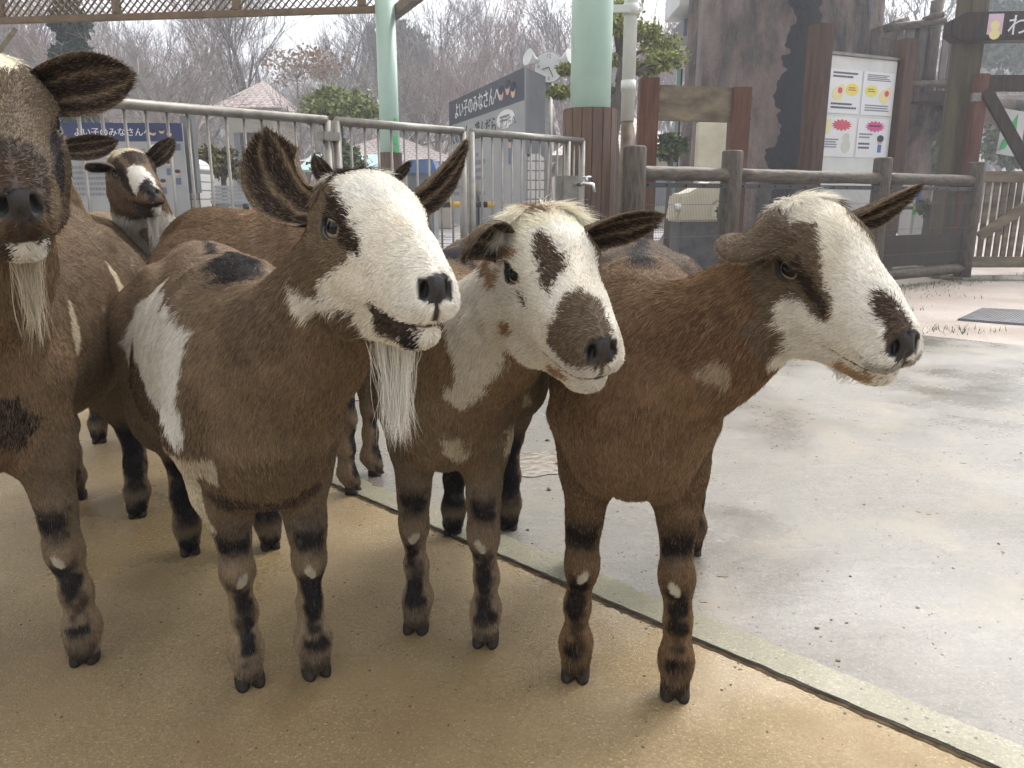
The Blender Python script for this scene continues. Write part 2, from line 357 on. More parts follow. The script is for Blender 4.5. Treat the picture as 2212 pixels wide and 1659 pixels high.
mb = MB(); mb.bar(at(-30, 150, CS.y), at(34, 62, CS.y + .25), .05, .06); mb.build('corner_brace', M_WOODOLD, rt, bevel=.004)
# downpipe
dp = at(1357, 200, 6.35)
t = empty('downpipe', (dp.x, dp.y, 0), 0, 'white rain downpipe with a brown lower sleeve beside the thick green column', 'pipe')
zj = at(1357, 262, dp.y).z; zk = at(1357, 290, dp.y).z
D0 = Vector((dp.x, dp.y, 0))
mb = MB(); mb.tube([D0 + Vector((0, 0, zj)), D0 + Vector((0, 0, 3.6))], .052, 20); mb.tube([D0 + Vector((0, 0, zj + .22)), D0 + Vector((0, 0, zj + .30))], .058, 20); mb.build('pipe', M_WHITE, t)
mb = MB(); mb.tube([D0 + Vector((0, 0, 0)), D0 + Vector((0, 0, zj + .002))], .048, 20); mb.build('sleeve', M_WOODOLD, t)
mb = MB(); zb_ = at(1340, 22, dp.y).z; mb.box((dp.x - .16, dp.y - .05, zb_), (.3, .03, .05)); mb.tube([D0 + Vector((0, 0, zb_ - .04)), D0 + Vector((0, 0, zb_ + .04))], .064, 20); mb.build('pipe_clamp', M_WHITE, t)

# ---------------------------------------------------------------- steel railing
def rail_panel(s0, s1, label, first_post=True, last_post=True, doubled=False, latch=False):
    base = fa + fd * ((s0 + s1) / 2); base.z = 0
    t = empty('railing_panel', base, 0, label, 'railing', 'steel railing panels behind the goats')
    P = lambda s, z: Vector((*(fa + fd * s)[:2], z))
    mb = MB(); mb.tube([P(s0, 1.2), P(s1, 1.2)], .0235, 16); mb.build('top_rail', M_STEEL, t)
    mb = MB(); mb.tube([P(s0, .14), P(s1, .14)], .018, 12); mb.build('bottom_rail', M_STEEL, t)
    for s, on in ((s0, first_post), (s1, last_post)):
        if on: mb = MB(); mb.tube([P(s, 0), P(s, 1.2)], .024, 16); mb.build('post', M_STEEL, t)
    n_ = int(round((s1 - s0) / .092))
    for i in range(1, n_):
        mb = MB(); mb.tube([P(s0 + (s1 - s0) * i / n_, .14), P(s0 + (s1 - s0) * i / n_, 1.19)], .0070, 8); mb.build('bar', M_STEEL, t)
    return t, P
def s_of(u, v): p = atz(u, v, 1.2); return (Vector((p.x, p.y, 0)) - Vector((fa.x, fa.y, 0))).dot(fd)
s1, s2, s3, s4 = s_of(688, 262), s_of(706, 264), s_of(986, 286), s_of(1258, 305)
rail_panel(-1.6, s1, 'longest steel railing panel, running left behind the rusty goats')
tp, Pp = rail_panel(s2, s3 - .02, 'middle steel railing panel, hinged by a small plate')
mb = MB(); mb.box(Pp(s2 - .05, 1.12), (.10, .07, .045), math.atan2(fd.y, fd.x)); mb.build('hinge_plate', M_STEEL, tp, bevel=.004)
tr, Pr = rail_panel(s3 + .05, s4, 'end steel railing panel, closing at the thick green column')
mb = MB(); mb.tube([Pr(s4 - .16, .12), Pr(s4 - .16, 1.19)], .024, 14); mb.build('post', M_STEEL, tr)
# standpipe with a tap in front of the column
tp_ = at(1226, 420, Pr(s4 - .22, 0).y - .18)
tz = at(1226, 380, tp_.y).z
t = empty('standpipe', (tp_.x, tp_.y, 0), 0, 'small grey metal standpipe with a chrome tap in front of the end railing', 'tap')
mb = MB(); mb.box((tp_.x, tp_.y, tz / 2), (.13, .10, tz), R(25)); mb.build('housing', M_STEEL, t, bevel=.004)
q = Vector((tp_.x + .06, tp_.y - .05, at(1240, 400, tp_.y).z))
mb = MB(); mb.tube([q, q + Vector((.05, -.03, .01)), q + Vector((.10, -.06, .0)), q + Vector((.11, -.065, -.05))], [.012, .016, .014, .012], 12); mb.tube([q + Vector((.06, -.036, .01)), q + Vector((.06, -.036, .05))], .009, 10); mb.tube([q + Vector((.03, -.036, .05)), q + Vector((.09, -.036, .05))], .008, 8)
mb.build('faucet', mat('chrome', (.5, .5, .5), (.6, .6, .6), 5, (.1, .2), metal=1.), t)

# ---------------------------------------------------------------- log fence, gate and boards on the right
def log_fence():
    pts = [atz(1372, 315, 1.17), atz(1583, 325, 1.17), atz(1877, 342, 1.17), atz(2110, 350, 1.17)]
    a, b = Vector((pts[0].x, pts[0].y, 0)), Vector((pts[3].x, pts[3].y, 0)); d = (b - a).normalized()
    base = (a + b) / 2
    t = empty('log_fence', base, 0, 'dark log fence with wire mesh, running from the column to the gate', 'fence')
    S = [(Vector((p.x, p.y, 0)) - a).dot(d) for p in pts]
    rg = random.Random(3)
    P = lambda s, z: a + d * s + Vector((0, 0, z))
    nrm = Vector((d.y, -d.x, 0))
    for s, p in zip(S, pts):
        mb = MB(); h = p.z; mb.tube([P(s, 0), P(s, h * .3), P(s, h * .6), P(s, h - .012), P(s, h)], [.086, .083, .081, .08, .068], 22, jit=.05, rng=rg); mb.build('post', M_LOG, t)
    for s0, s1 in zip(S[:-1], S[1:]):
        mb = MB(); n_ = 8; mb.tube([P(s0 + (s1 - s0) * i / n_, .985) for i in range(n_ + 1)], .052, 18, jit=.07, rng=rg); mb.build('rail', M_LOGH, t)
        mb = MB(); mb.tube([P(s0 + (s1 - s0) * i / n_, .09) for i in range(n_ + 1)], .055, 18, jit=.06, rng=rg); mb.build('rail', M_LOGH, t)
        mb = MB(); mb.bar(P(s0, .90) + nrm * .03, P(s1, .90) + nrm * .03, .018, .035)
        for q in np.arange(s0 + .1, s1, .19): mb.bar(P(q, .90) + nrm * .035, P(q, .90) + nrm * .055, .012, .012)
        mb.build('clamp_strip', M_BLACK, t)
        mb = MB(); q = s0 + .07
        while q < s1 - .06: mb.bar(P(q, .14) + nrm * .03, P(q, .90) + nrm * .03, .0015, .0015, up=d); q += .0165
        for z in (.28, .52, .76): mb.bar(P(s0 + .05, z) + nrm * .033, P(s1 - .05, z) + nrm * .033, .003, .003)
        mb.build('wire_mesh', mat('mesh wire', (.09, .09, .085), (.15, .15, .14), 5, (.5, .7), spec=.2), t)
    mb = MB(); mb.bar(P(S[2] + .06, .31) - nrm * .02, P(S[3] - .06, .31) - nrm * .02, .03, .30); mb.build('kick_board', M_WOODDARK, t, bevel=.004)
    return a, d, S
FA, FD, FSs = log_fence()
FNRM = Vector((FD.y, -FD.x, 0))
def text_mesh(body, size, loc, xdir, zdir, m, parent, name='lettering', thick=.002, align='LEFT'):
    cu = bpy.data.curves.new(name, 'FONT'); cu.body = body; cu.size = size; cu.align_x = align; cu.extrude = thick
    tmp = bpy.data.objects.new('tmp', cu); COL.objects.link(tmp)
    dg = bpy.context.evaluated_depsgraph_get(); me = bpy.data.meshes.new_from_object(tmp.evaluated_get(dg))
    bpy.data.objects.remove(tmp); bpy.data.curves.remove(cu)
    x = Vector(xdir).normalized(); z = Vector(zdir).normalized(); y = z.cross(x)
    M = Matrix((x, z, x.cross(z))).transposed().to_4x4(); M.translation = Vector(loc)
    me.transform(M)
    org = Vector((0, 0, 0)); q = parent
    while q is not None: org += Vector(q.location); q = q.parent
    me.transform(Matrix.Translation(-org)); me.materials.clear(); me.materials.append(m); me.name = name
    return link(bpy.data.objects.new(name, me), parent)
class Board:
    row = None
    """a flat board in the place: o = its top left corner, x runs along it, front faces n"""
    def __init__(s, tl, tr, n_hint=(0, -1, 0)):
        s.o = Vector(tl); s.x = (Vector(tr) - s.o); s.w = s.x.length; s.x.normalize(); s.z = Vector((0, 0, 1))
        s.x = Vector((s.x.x, s.x.y, 0)).normalized(); s.n = Vector((s.x.y, -s.x.x, 0))
    def p(s, a, b, d=0.): return s.o + s.x * a - s.z * b + s.n * d
    def rect(s, mb, a0, b0, a1, b1, d0, d1):
        mb.prism([s.p(a0, b0), s.p(a1, b0), s.p(a1, b1), s.p(a0, b1)], s.n * d0, s.n * d1)
    def blob(s, mb, a, b, ra, rb, d0, d1, n=20, star=0., seed=0):
        rg = random.Random(seed)
        mb.prism([s.p(a + math.cos(t) * ra * (1 + (star if k % 2 else -star)), b + math.sin(t) * rb * (1 + (star if k % 2 else -star))) for k, t in enumerate([2 * math.pi * i / n for i in range(n)])], s.n * d0, s.n * d1)
    def text_rows(s, parent, m, *k, **kw):
        made = []
        def row(): made.append(MB()); return made[-1]
        s.row = row; s.lines(None, *k, **kw) if k[4] > 1 else s.lines(row(), *k, **kw); s.row = None
        for q in made: q.build('text_line', m, parent)
    def lines(s, mb, a, b, w, h, rows, d0, d1, seed=0):
        """rows of small print, too small to read"""
        if s.row is not None and rows > 1:
            for r in range(rows): s.lines(s.row(), a, b + r * h / rows, w, h / rows, 1, d0, d1, seed * 17 + r)
            return
        rg = random.Random(seed); rh = h / rows
        for r in range(rows):
            q = a; end = a + w * rg.uniform(.75, 1)
            while q < end:
                l_ = rh * rg.uniform(.35, .6); s.rect(mb, q, b + r * rh, min(q + l_, end), b + r * rh + rh * .52, d0, d1); q += l_ + rh * .16
# notice board
M_POSTD = mat('dark brown post', (.030, .017, .011), (.115, .062, .036), 3, (.35, .6), bump=.3, stretch=(7, 7, .8))
def notice_board():
    ya, yb = 8.35, 8.75
    tl, tr_ = at(1786, 118, ya), at(1936, 136, yb)
    B = Board(tl, tr_)
    t = empty('notice_board', (B.p(B.w / 2, 0).x, B.p(B.w / 2, 0).y, 0), 0, 'tall white notice board with four posters between two dark posts', 'notice board', None)
    W = B.w; zt = tl.z
    mb = MB(); B.rect(mb, 0, 0, W, zt - .25, -.02, .02); mb.build('board', M_WHITE, t, bevel=.003)
    mb = MB(); B.rect(mb, -.01, -.03, W + .01, -.002, -.05, .04); mb.build('top_trim', M_STEEL, t)
    mb = MB(); c = B.p(-.10, 0); mb.box((c.x, c.y, (zt + .27) / 2), (.17, .19, zt + .27), math.atan2(B.x.y, B.x.x)); mb.build('post', M_POSTD, t, bevel=.006)
    mb = MB(); c = B.p(W + .10, 0); mb.box((c.x, c.y, (zt + .22) / 2), (.17, .19, zt + .22), math.atan2(B.x.y, B.x.x)); mb.build('post', M_POSTD, t, bevel=.006)
    H = at(1786, 330, ya); ph = (zt - H.z)          # posters take this height
    pw, pg = W * .455, W * .03
    def poster(a, b, h, kind):
        mb = MB(); B.rect(mb, a, b, a + pw, b + h, .022, .026); o = mb.build('poster', M_PAPER, t)
        T = lambda fn, m, nm: (lambda q: (fn(q), q.build(nm, m, o)))(MB())
        if kind < 2:
            a1, a2 = (.30, .74) if kind == 0 else (.72, .28)
            B.text_rows(o, M_INK if kind == 0 else M_TEXTG, a + pw * .12, b + h * .06, pw * .78, h * .16, 2 if kind == 0 else 4, .026, .028, kind)
            T(lambda q: (B.blob(q, a + pw * a1, b + h * .55, pw * .17, h * .17, .026, .028), B.blob(q, a + pw * (a1 + .12), b + h * .45, pw * .10, h * .12, .026, .0285)), M_PALEYEL, 'picture')
            T(lambda q: B.blob(q, a + pw * (a1 + .06), b + h * .48, pw * .07, h * .07, .0285, .030), M_PINK, 'picture_patch')
            T(lambda q: B.blob(q, a + pw * a2, b + h * .44, pw * .2, h * .14, .026, .0285), M_YEL, 'speech_bubble')
            B.text_rows(o, M_REDP if kind == 0 else M_TEXTG, a + pw * (a2 - .12), b + h * .39, pw * .25, h * .1, 2, .0285, .030, 5)
            B.text_rows(o, M_INK if kind == 0 else M_TEXTG, a + pw * .12, b + h * .76, pw * .8, h * .17, 2 if kind == 0 else 3, .026, .028, 3 + kind)
        else:
            T(lambda q: B.blob(q, a + pw * .55, b + h * .2, pw * .29, h * .13, .026, .028, 28, .17), M_REDP if kind == 2 else M_PINK, 'starburst')
            B.text_rows(o, M_PINK if kind == 2 else M_INK, a + pw * .36, b + h * .16, pw * .38, h * .09, 1, .028, .030, 2)
            B.text_rows(o, M_TEXTG, a + pw * .07, b + h * .55 if kind == 2 else b + h * .38, pw * .42, h * (.25 if kind == 2 else .16), 4 if kind == 2 else 2, .026, .028, 9)
            if kind == 2:
                T(lambda q: B.rect(q, a + pw * .07, b + h * .06, a + pw * .2, b + h * .42, .026, .028), M_PALEYEL, 'picture')
                T(lambda q: (B.blob(q, a + pw * .73, b + h * .72, pw * .14, h * .18, .026, .028), B.blob(q, a + pw * .72, b + h * .5, pw * .10, h * .11, .026, .0285)), mat('faint print', (.55, .56, .46), (.62, .62, .52), 5), 'picture')
            else:
                B.text_rows(o, M_INK, a + pw * .07, b + h * .62, pw * .38, h * .2, 2, .026, .028, 4)
                T(lambda q: B.blob(q, a + pw * .76, b + h * .56, pw * .09, h * .1, .026, .028), M_SKINP, 'picture')
                T(lambda q: B.blob(q, a + pw * .76, b + h * .50, pw * .11, h * .09, .0285, .030), M_INK, 'picture_patch')
                T(lambda q: (B.rect(q, a + pw * .70, b + h * .66, a + pw * .82, b + h * .86, .026, .028)), M_BLUEP, 'picture_patch')
    h0 = ph * .44
    poster(W * .035, ph * .135, h0 * 1.02, 0); poster(W * .52, ph * .135, h0 * 1.02, 1)
    poster(W * .02, ph * .62, h0 * .95, 2); poster(W * .505, ph * .62, h0 * .95, 3)
notice_board()
# empty wooden sign frame
def sign_frame():
    l, r = at(1402, 170, 7.1), at(1600, 190, 7.35)
    t = empty('timber_sign_frame', ((l.x + r.x) / 2, (l.y + r.y) / 2, 0), 0, 'blank reddish timber sign frame with one mossy plank between two posts', 'sign')
    d = (r - l); d.z = 0; d.normalize(); n_ = Vector((d.y, -d.x, 0)); rz = math.atan2(d.y, d.x)
    for p in (l, r):
        mb = MB(); mb.box((p.x, p.y, p.z / 2), (.165, .18, p.z), rz + R(-18)); o = mb.build('post', M_WOODRED, t, bevel=.006)
        for zz in (p.z - .10, p.z - .27):
            mb = MB(); c = Vector((p.x, p.y, zz)) + n_ * .085 + d * .045; mb.tube([c, c + n_ * .02], .016, 12); mb.build('bolt_head', M_BLACK, o)
    zt, zb = at(1500, 186, 7.2).z, at(1500, 262, 7.2).z
    mb = MB(); mb.bar(Vector((l.x, l.y, (zt + zb) / 2)) + d * .06, Vector((r.x, r.y, (zt + zb) / 2)) - d * .06, .05, zt - zb); mb.build('plank', M_WOODOLD, t, bevel=.004)
sign_frame()
# cream board standing behind it, and the cream garden ride
def cream_board():
    a, b = at(1516, 262, 8.6), at(1572, 262, 8.6)
    mb = MB(); mb.box(((a.x + b.x) / 2, 8.6, a.z / 2), (b.x - a.x + .12, .05, a.z), R(6))
    t = mb.build('cream_board', M_CREAM, base=((a.x + b.x) / 2, 8.6, 0), bevel=.02)
    tag(t, 'plain cream board standing behind the blank timber sign frame', 'board')
cream_board()
def ride():
    y = 7.3; c = at(1520, 440, y)
    t = empty('garden_cart', (c.x, y, 0), 0, 'worn cream plastic cart with a sloping hood behind the wire mesh', 'cart')
    z0, z1 = at(1520, 478, y).z, at(1520, 395, y).z
    x0, x1 = at(1450, 440, y).x, at(1580, 440, y).x
    out = [(x0, z0), (x0 + .03, z0 + .25), (x0 + .08, z1 - .10), (x0 + .16, z1 - .06), (x1 - .15, z1 + .06), (x1, z1 + .08), (x1, z1 - .0), (x1 - .1, z1 - .12), (x0 + .34, z0 + .16), (x0 + .30, z0 + .06), (x1, z0 + .05), (x1, z0)]
    mb = MB(); mb.prism([(a, y - .25, b) for a, b in out], (0, 0, 0), (0, .5, 0)); mb.build('shell', M_CREAM, t, bevel=.02)
    mb = MB(); mb.box(((x0 + x1) / 2 + .1, y, z0 + .20), ((x1 - x0) * .6, .42, .05), tilt=Matrix.Rotation(R(-12), 3, 'Y')); mb.build('seat', M_BLACK, t, bevel=.01)
    mb = MB(); mb.box(((x0 + x1) / 2, y, z0 / 2), (x1 - x0 - .1, .45, z0)); mb.build('chassis', mat('dark stone', (.05, .055, .06), (.14, .14, .15), 12), t, bevel=.01)
    mb = MB(); mb.tube([(x0 - .03, y - .3, z1 - .22), (x0 + .02, y - .3, z1 - .22)], .035, 12); mb.build('lamp', M_WHITE, t)
ride()
# great artificial tree trunk
def trunk_mat():
    m, n, l, b = nodes_of('painted concrete bark')
    tc = n.new('ShaderNodeTexCoord')
    def nz(sc, st, det=7., off=0.):
        mp = n.new('ShaderNodeMapping'); mp.inputs['Scale'].default_value = st; mp.inputs['Location'].default_value = (off, 0, off)
        k = n.new('ShaderNodeTexNoise'); k.inputs['Scale'].default_value = sc; k.inputs['Detail'].default_value = det; k.inputs['Roughness'].default_value = .65
        l.new(tc.outputs['Object'], mp.inputs['Vector']); l.new(mp.outputs[0], k.inputs['Vector']); return k.outputs['Fac']
    def rp(f, st):
        k = n.new('ShaderNodeValToRGB'); e = k.color_ramp.elements
        for i, (p_, c_) in enumerate(st):
            q = e[i] if i < 2 else e.new(p_); q.position = p_; q.color = (*c_, 1)
        l.new(f, k.inputs['Fac']); return k.outputs['Color']
    base = rp(nz(1.5, (1, 1, .45)), [(.36, (.040, .032, .027)), (.45, (.135, .107, .088)), (.53, (.22, .162, .132)), (.66, (.30, .25, .21))])
    mk0 = rp(nz(1.1, (1.0, 1.0, .22), 6., 4.), [(.54, (0, 0, 0)), (.66, (1, 1, 1))])
    sx = n.new('ShaderNodeSeparateXYZ'); l.new(tc.outputs['Object'], sx.inputs[0])
    def mth(op, a, b2):
        k = n.new('ShaderNodeMath'); k.operation = op
        for i, v in enumerate((a, b2)):
            if isinstance(v, (int, float)): k.inputs[i].default_value = v
            else: l.new(v, k.inputs[i])
        return k.outputs[0]
    wob = mth('MULTIPLY', mth('SUBTRACT', nz(.8, (.5, .5, 1.), 4., 2.), .5), 1.7)
    band = mth('LESS_THAN', mth('ABSOLUTE', mth('ADD', mth('ADD', sx.outputs['X'], .10), wob), 0.), .24)
    band = mth('MULTIPLY', band, mth('LESS_THAN', sx.outputs['Y'], 0.))
    mk = mth('MAXIMUM', mk0, band)
    mx = n.new('ShaderNodeMix'); mx.data_type = 'RGBA'; l.new(mk, mx.inputs['Factor']); l.new(base, mx.inputs['A']); mx.inputs['B'].default_value = (.020, .019, .020, 1)
    l.new(mx.outputs['Result'], b.inputs['Base Color']); b.inputs['Roughness'].default_value = .7; b.inputs['Specular IOR Level'].default_value = .25
    bp = n.new('ShaderNodeBump'); bp.inputs['Strength'].default_value = .9; bp.inputs['Distance'].default_value = .14
    l.new(nz(11., (1, 1, .45), 10.), bp.inputs['Height']); l.new(bp.outputs[0], b.inputs['Normal'])
    return m
M_TRUNK = trunk_mat()
def big_trunk():
    y = 12.2; L_, R_ = at(1512, 150, y), at(1912, 150, y); c = Vector(((L_.x + R_.x) / 2, y + .6, 0)); r = (R_.x - L_.x) / 2 * 1.04
    base = empty('artificial_tree', c, 0, 'huge artificial tree trunk with pinkish and black stained bark', 'trunk')
    rows, n_ = 40, 96; V = []; F = []
    for i in range(rows):
        z = 6.2 * i / (rows - 1)
        for k in range(n_):
            a = 2 * math.pi * k / n_
            rr = r * (1 + .05 * math.sin(5 * a + 1.3) + .035 * math.sin(9 * a + .7 + z * .4) + .02 * math.sin(17 * a + z)) * (1 + .25 * math.exp(-z * 2.2) - .01 * z)
            V.append((math.cos(a) * rr, math.sin(a) * rr * .8, z))
    F = [(i * n_ + k, i * n_ + (k + 1) % n_, (i + 1) * n_ + (k + 1) % n_, (i + 1) * n_ + k) for i in range(rows - 1) for k in range(n_)]
    mesh_plain('bark', V, F, M_TRUNK, base)
    # side root that carries the deck
    mb = MB(); y2 = 12.6
    pr = [at(1900, 60, y2), at(1935, 230, y2), at(1952, 330, y2), at(1965, 420, y2), at(1960, 500, y2)]
    mb.tube(pr, [.42, .55, .36, .32, .45], 24, jit=.06, rng=random.Random(2)); mb.build('root', M_TRUNK, base)
    mb = MB(); mb.tube([at(1945, 262, y2), at(2000, 262, y2), at(2070, 240, y2), at(2212, 235, y2)], [.5, .36, .24, .2], 20, jit=.08, rng=random.Random(5)); mb.build('limb', M_TRUNK, base)
big_trunk()
def tree_house():
    y = 11.9
    a, b = at(1916, 222, y), at(2092, 222, y)
    t = empty('tree_house_deck', ((a.x + b.x) / 2, y, 0), 0, 'timber tree house deck with plank railing beside the huge trunk', 'deck')
    mb = MB(); mb.box(((a.x + b.x) / 2, y + .5, (at(2000, 198, y).z + a.z) / 2), (b.x - a.x, 1.2, at(2000, 198, y).z - a.z)); mb.build('deck', M_WOODDARK, t, bevel=.01)
    rg = random.Random(8); k = 0
    for u in range(1932, 2085, 19):
        p, q = at(u, 200, y), at(u, 72 + rg.uniform(-14, 14), y)
        mb = MB(); mb.box((p.x, y + rg.uniform(-.03, .03), (p.z + q.z) / 2), (.10 + rg.uniform(-.02, .02), .035, q.z - p.z), rg.uniform(-.1, .1)); mb.build('plank', mat('grey plank', (.10, .085, .075), (.20, .175, .155), 6, stretch=(5, 5, .7), bump=.2) if k == 0 else bpy.data.materials['grey plank'], t, bevel=.004); k += 1
    for (u0, v0, u1, v1, r_) in ((1912, 62, 2042, 45, .055), (1925, 184, 2062, 181, .05), (1995, 46, 2036, 30, .05)):
        mb = MB(); mb.tube([at(u0, v0, y - .08), at((u0 + u1) / 2, (v0 + v1) / 2 - 1, y - .08), at(u1, v1, y - .08)], r_, 14, jit=.05, rng=rg); mb.build('pole', M_LOGH, t)
    for u, v in ((1993, 46), (2025, 2)):
        p = at(u, v, y - .02); mb = MB(); mb.tube([(p.x, p.y, a.z), p], .085, 14, jit=.04, rng=rg); mb.build('post', M_LOG, t)
tree_house()
# entrance gateway with the painted beam
def gateway():
    y = 9.35
    p = at(2090, 95, y)
    t = empty('timber_gateway', (p.x, y, 0), 0, 'dark timber gateway with a lettered beam above the right gate', 'gateway')
    mb = MB(); mb.box((p.x, y, 1.9), (.235, .235, 3.8), R(12)); mb.build('post', mat('mossy gate post', (.05, .038, .024), (.13, .105, .05), 3, (.5, .8), bump=.4, stretch=(5, 5, .7), c3=(.17, .17, .05)), t, bevel=.008)
    b0, b1 = at(2046, 62, y - .17), at(2046, 62, y - .17) + Vector((2.6, -.25, 0))
    dd = (b1 - b0).normalized()
    hh = at(2046, 32, y).z - at(2046, 92, y).z
    n_ = Vector((dd.y, -dd.x, 0))
    mb = MB(); h2 = hh / 2
    out = [b0 + Vector((0, 0, -h2 * .55)), b0 + Vector((0, 0, h2 * .5)), b0 + dd * .15 + Vector((0, 0, h2)), b1 + Vector((0, 0, h2)), b1 + Vector((0, 0, -h2)), b0 + dd * .10 + Vector((0, 0, -h2))]
    mb.prism(out, n_ * .11, n_ * -.11); beam = mb.build('beam', M_WOODDARK, t, bevel=.012)
    q = at(2136, 62, y - .30); 
    mb = MB(); B = Board(b0 + dd * .37 + Vector((0, 0, h2 * .82)), b0 + dd * 1 + Vector((0, 0, h2 * .82)))
    B.rect(mb, 0, 0, .155, hh * .72, .112, .118); pic = mb.build('picture', M_PALEPINK, beam)
    mb = MB(); B.blob(mb, .075, .12, .045, .05, .118, .121); B.blob(mb, .08, .21, .055, .05, .118, .121); mb.build('painted_flower', M_PALEYEL, pic)
    for i_, ch in enumerate('わくわく'): text_mesh(ch, .235, b0 + dd * (.57 + .245 * i_) + Vector((0, 0, -.085)) + n_ * .114, dd, (0, 0, 1), M_PAPER, beam)
gateway()
def gate():
    y = 8.75
    l = at(2122, 370, y)
    t = empty('timber_gate', (l.x + .8, y, 0), 0, 'weathered timber gate with upright slats and a diagonal brace', 'gate')
    zt, zb = at(2150, 382, y).z, at(2150, 566, y).z
    x0, x1 = l.x - .02, l.x + 1.55
    for z in (zt, zb):
        mb = MB(); mb.box(((x0 + x1) / 2, y, z), (x1 - x0, .05, .12)); mb.build('cross_rail', M_WOODOLD, t, bevel=.005)
    rg = random.Random(6); x = x0 + .05
    while x < x1:
        mb = MB(); mb.box((x, y + .05, (zt + zb) / 2), (.058, .025, zt - zb + .10), 0); mb.build('slat', M_WOODOLD, t, bevel=.003); x += .088 + rg.uniform(-.006, .006)
    mb = MB(); mb.bar((x0 + .05, y - .045, zb + .28), (x0 + 1.0, y - .045, zt + .02), .03, .11); mb.build('brace', M_WOODOLD, t, bevel=.005)
    # taller frame over it
    y2 = y + .35; f = at(2121, 160, y2)
    t2 = empty('timber_door_frame', (f.x, y2, 0), 0, 'reddish braced timber frame standing behind the slatted gate', 'frame')
    zt2 = f.z; zl = at(2121, 180, y2).z
    mb = MB(); mb.box((f.x, y2, zt2 / 2), (.13, .12, zt2)); mb.build('upright', M_WOODRED, t2, bevel=.006)
    mb = MB(); mb.box((f.x + .86, y2 + .01, zl), (1.6, .08, .17)); mb.build('cross_beam', M_WOODDARK, t2, bevel=.006)
    mb = MB(); a, b = at(2130, 196, y2 - .07), at(2216, 350, y2 - .07); mb.bar(a, b + (b - a) * .25, .05, .13); mb.build('brace', M_WOODDARK, t2, bevel=.006)
    mb = MB(); p = at(2108, 210, y2 - .05); mb.box((p.x, p.y, p.z), (.10, .05, .09)); mb.build('hinge', M_STEEL, t2, bevel=.004)
    # poster with a green slash
    y3 = y2 + .28
    P4 = [at(2170, 234, y3), at(2216, 242, y3 - .03), at(2204, 340, y3 - .03), at(2152, 332, y3)]
    mb = MB(); mb.prism(P4, (0, .006, 0), (0, 0, 0)); po = mb.build('poster', M_PAPER, None, base=P4[3])
    tag(po, 'tilted white sheet with a green brush stroke behind the door frame', 'poster')
    mb = MB(); S_ = [at(2203, 243, y3), at(2190, 270, y3), at(2184, 292, y3), at(2172, 305, y3), at(2162, 325, y3)]
    wv = [.025, .045, .05, .045, .03]; o = [q + Vector((-w_, -.02, 0)) for q, w_ in zip(S_, wv)] + [q + Vector((w_, -.02, .02)) for q, w_ in zip(S_, wv)][::-1]
    mb.prism(o, (0, .008, 0), (0, 0, 0)); mb.build('brush_stroke', M_GREENP, po)
gate()
# white stand with a barrier bar behind the mesh
def stand():
    y = 10.2; a, b = at(1968, 385, y), at(2032, 385, y)
    zt = a.z; zm = at(2000, 455, y).z
    t = empty('wash_stand', ((a.x + b.x) / 2, y, 0), 0, 'white stand with a blue bottle behind the wire mesh', 'stand')
    for x in (a.x, b.x): mb = MB(); mb.box((x, y, zt / 2), (.03, .3, zt)); mb.build('leg', M_WHITE, t)
    mb = MB(); mb.box(((a.x + b.x) / 2, y, zt), (b.x - a.x + .06, .34, .04)); mb.build('top', M_WHITE, t, bevel=.004)
    mb = MB(); mb.box(((a.x + b.x) / 2, y - .16, zm / 2), (b.x - a.x - .03, .01, zm)); sh = mb.build('sheet', M_PAPER, t)
    for u in (1976, 2008): q = at(u, 452, y - .18); mb = MB(); mb.box((q.x, y - .17, q.z), (.045, .006, .14)); mb.build('tape', M_GREENP, sh)
    q = at(1975, 415, y); mb = MB(); z0 = zm + .05
    mb.box(((a.x + b.x) / 2, y, z0), (b.x - a.x, .3, .03)); mb.build('shelf', M_WHITE, t)
    mb = MB(); mb.tube([(q.x, y - .1, z0 + .016), (q.x, y - .1, z0 + .2), (q.x, y - .1, z0 + .24), (q.x, y - .1, z0 + .3)], [.045, .045, .02, .018], 14)
    o = mb.build('bottle', M_BLUEP, base=(q.x, y - .1, z0 + .016)); tag(o, 'blue bottle on the white stand behind the mesh', 'bottle')
stand()
def barrier(a, b, r, label):
    """black and yellow bar"""
    a, b = Vector(a), Vector(b); n_ = max(3, int((b - a).length / .22))
    t = empty('barrier_bar', (a + b) / 2, 0, label, 'barrier bar', 'black and yellow barrier bars')
    for par, m in ((0, M_BLACK), (1, M_YELLOW)):
        for i in range(par, n_, 2):
            mb = MB(); mb.tube([a + (b - a) * i / n_, a + (b - a) * (i + 1) / n_], r, 14); mb.build('band', m, t)
barrier(at(1925, 449, 9.9), at(2060, 449, 10.0), .022, 'black and yellow bar behind the mesh in front of the white stand')
def cone(u, vtop, y, label):
    p = at(u, vtop, y); h = p.z
    t = empty('traffic_cone', (p.x, y, 0), 0, label, 'traffic cone', 'red traffic cones')
    c = Vector((p.x, y, 0))
    mb = MB(); mb.tube([c + Vector((0, 0, .03)), c + Vector((0, 0, h * .95)), c + Vector((0, 0, h))], [.15, .055, .045], 24); mb.build('cone_body', M_RED, t)
    mb = MB(); mb.box((p.x, y, .015), (.38, .38, .03)); mb.build('base', M_BLACK, t, bevel=.006)
    mb = MB(); mb.tube([c + Vector((0, 0, h * .62)), c + Vector((0, 0, h * .66))], [.108, .103], 24); mb.build('ring', M_BLACK, t)
    return c, h
c1, h1 = cone(554, 405, 7.9, 'red traffic cone by the grey bench behind the railing')
c2, h2 = cone(1096, 408, 9.6, 'red traffic cone in front of the beige drum')
barrier(Vector((at(390, 462, 8.1).x, 8.15, .40)), Vector((c1.x - .02, c1.y, .40)), .028, 'black and yellow bar left of the cone by the bench')
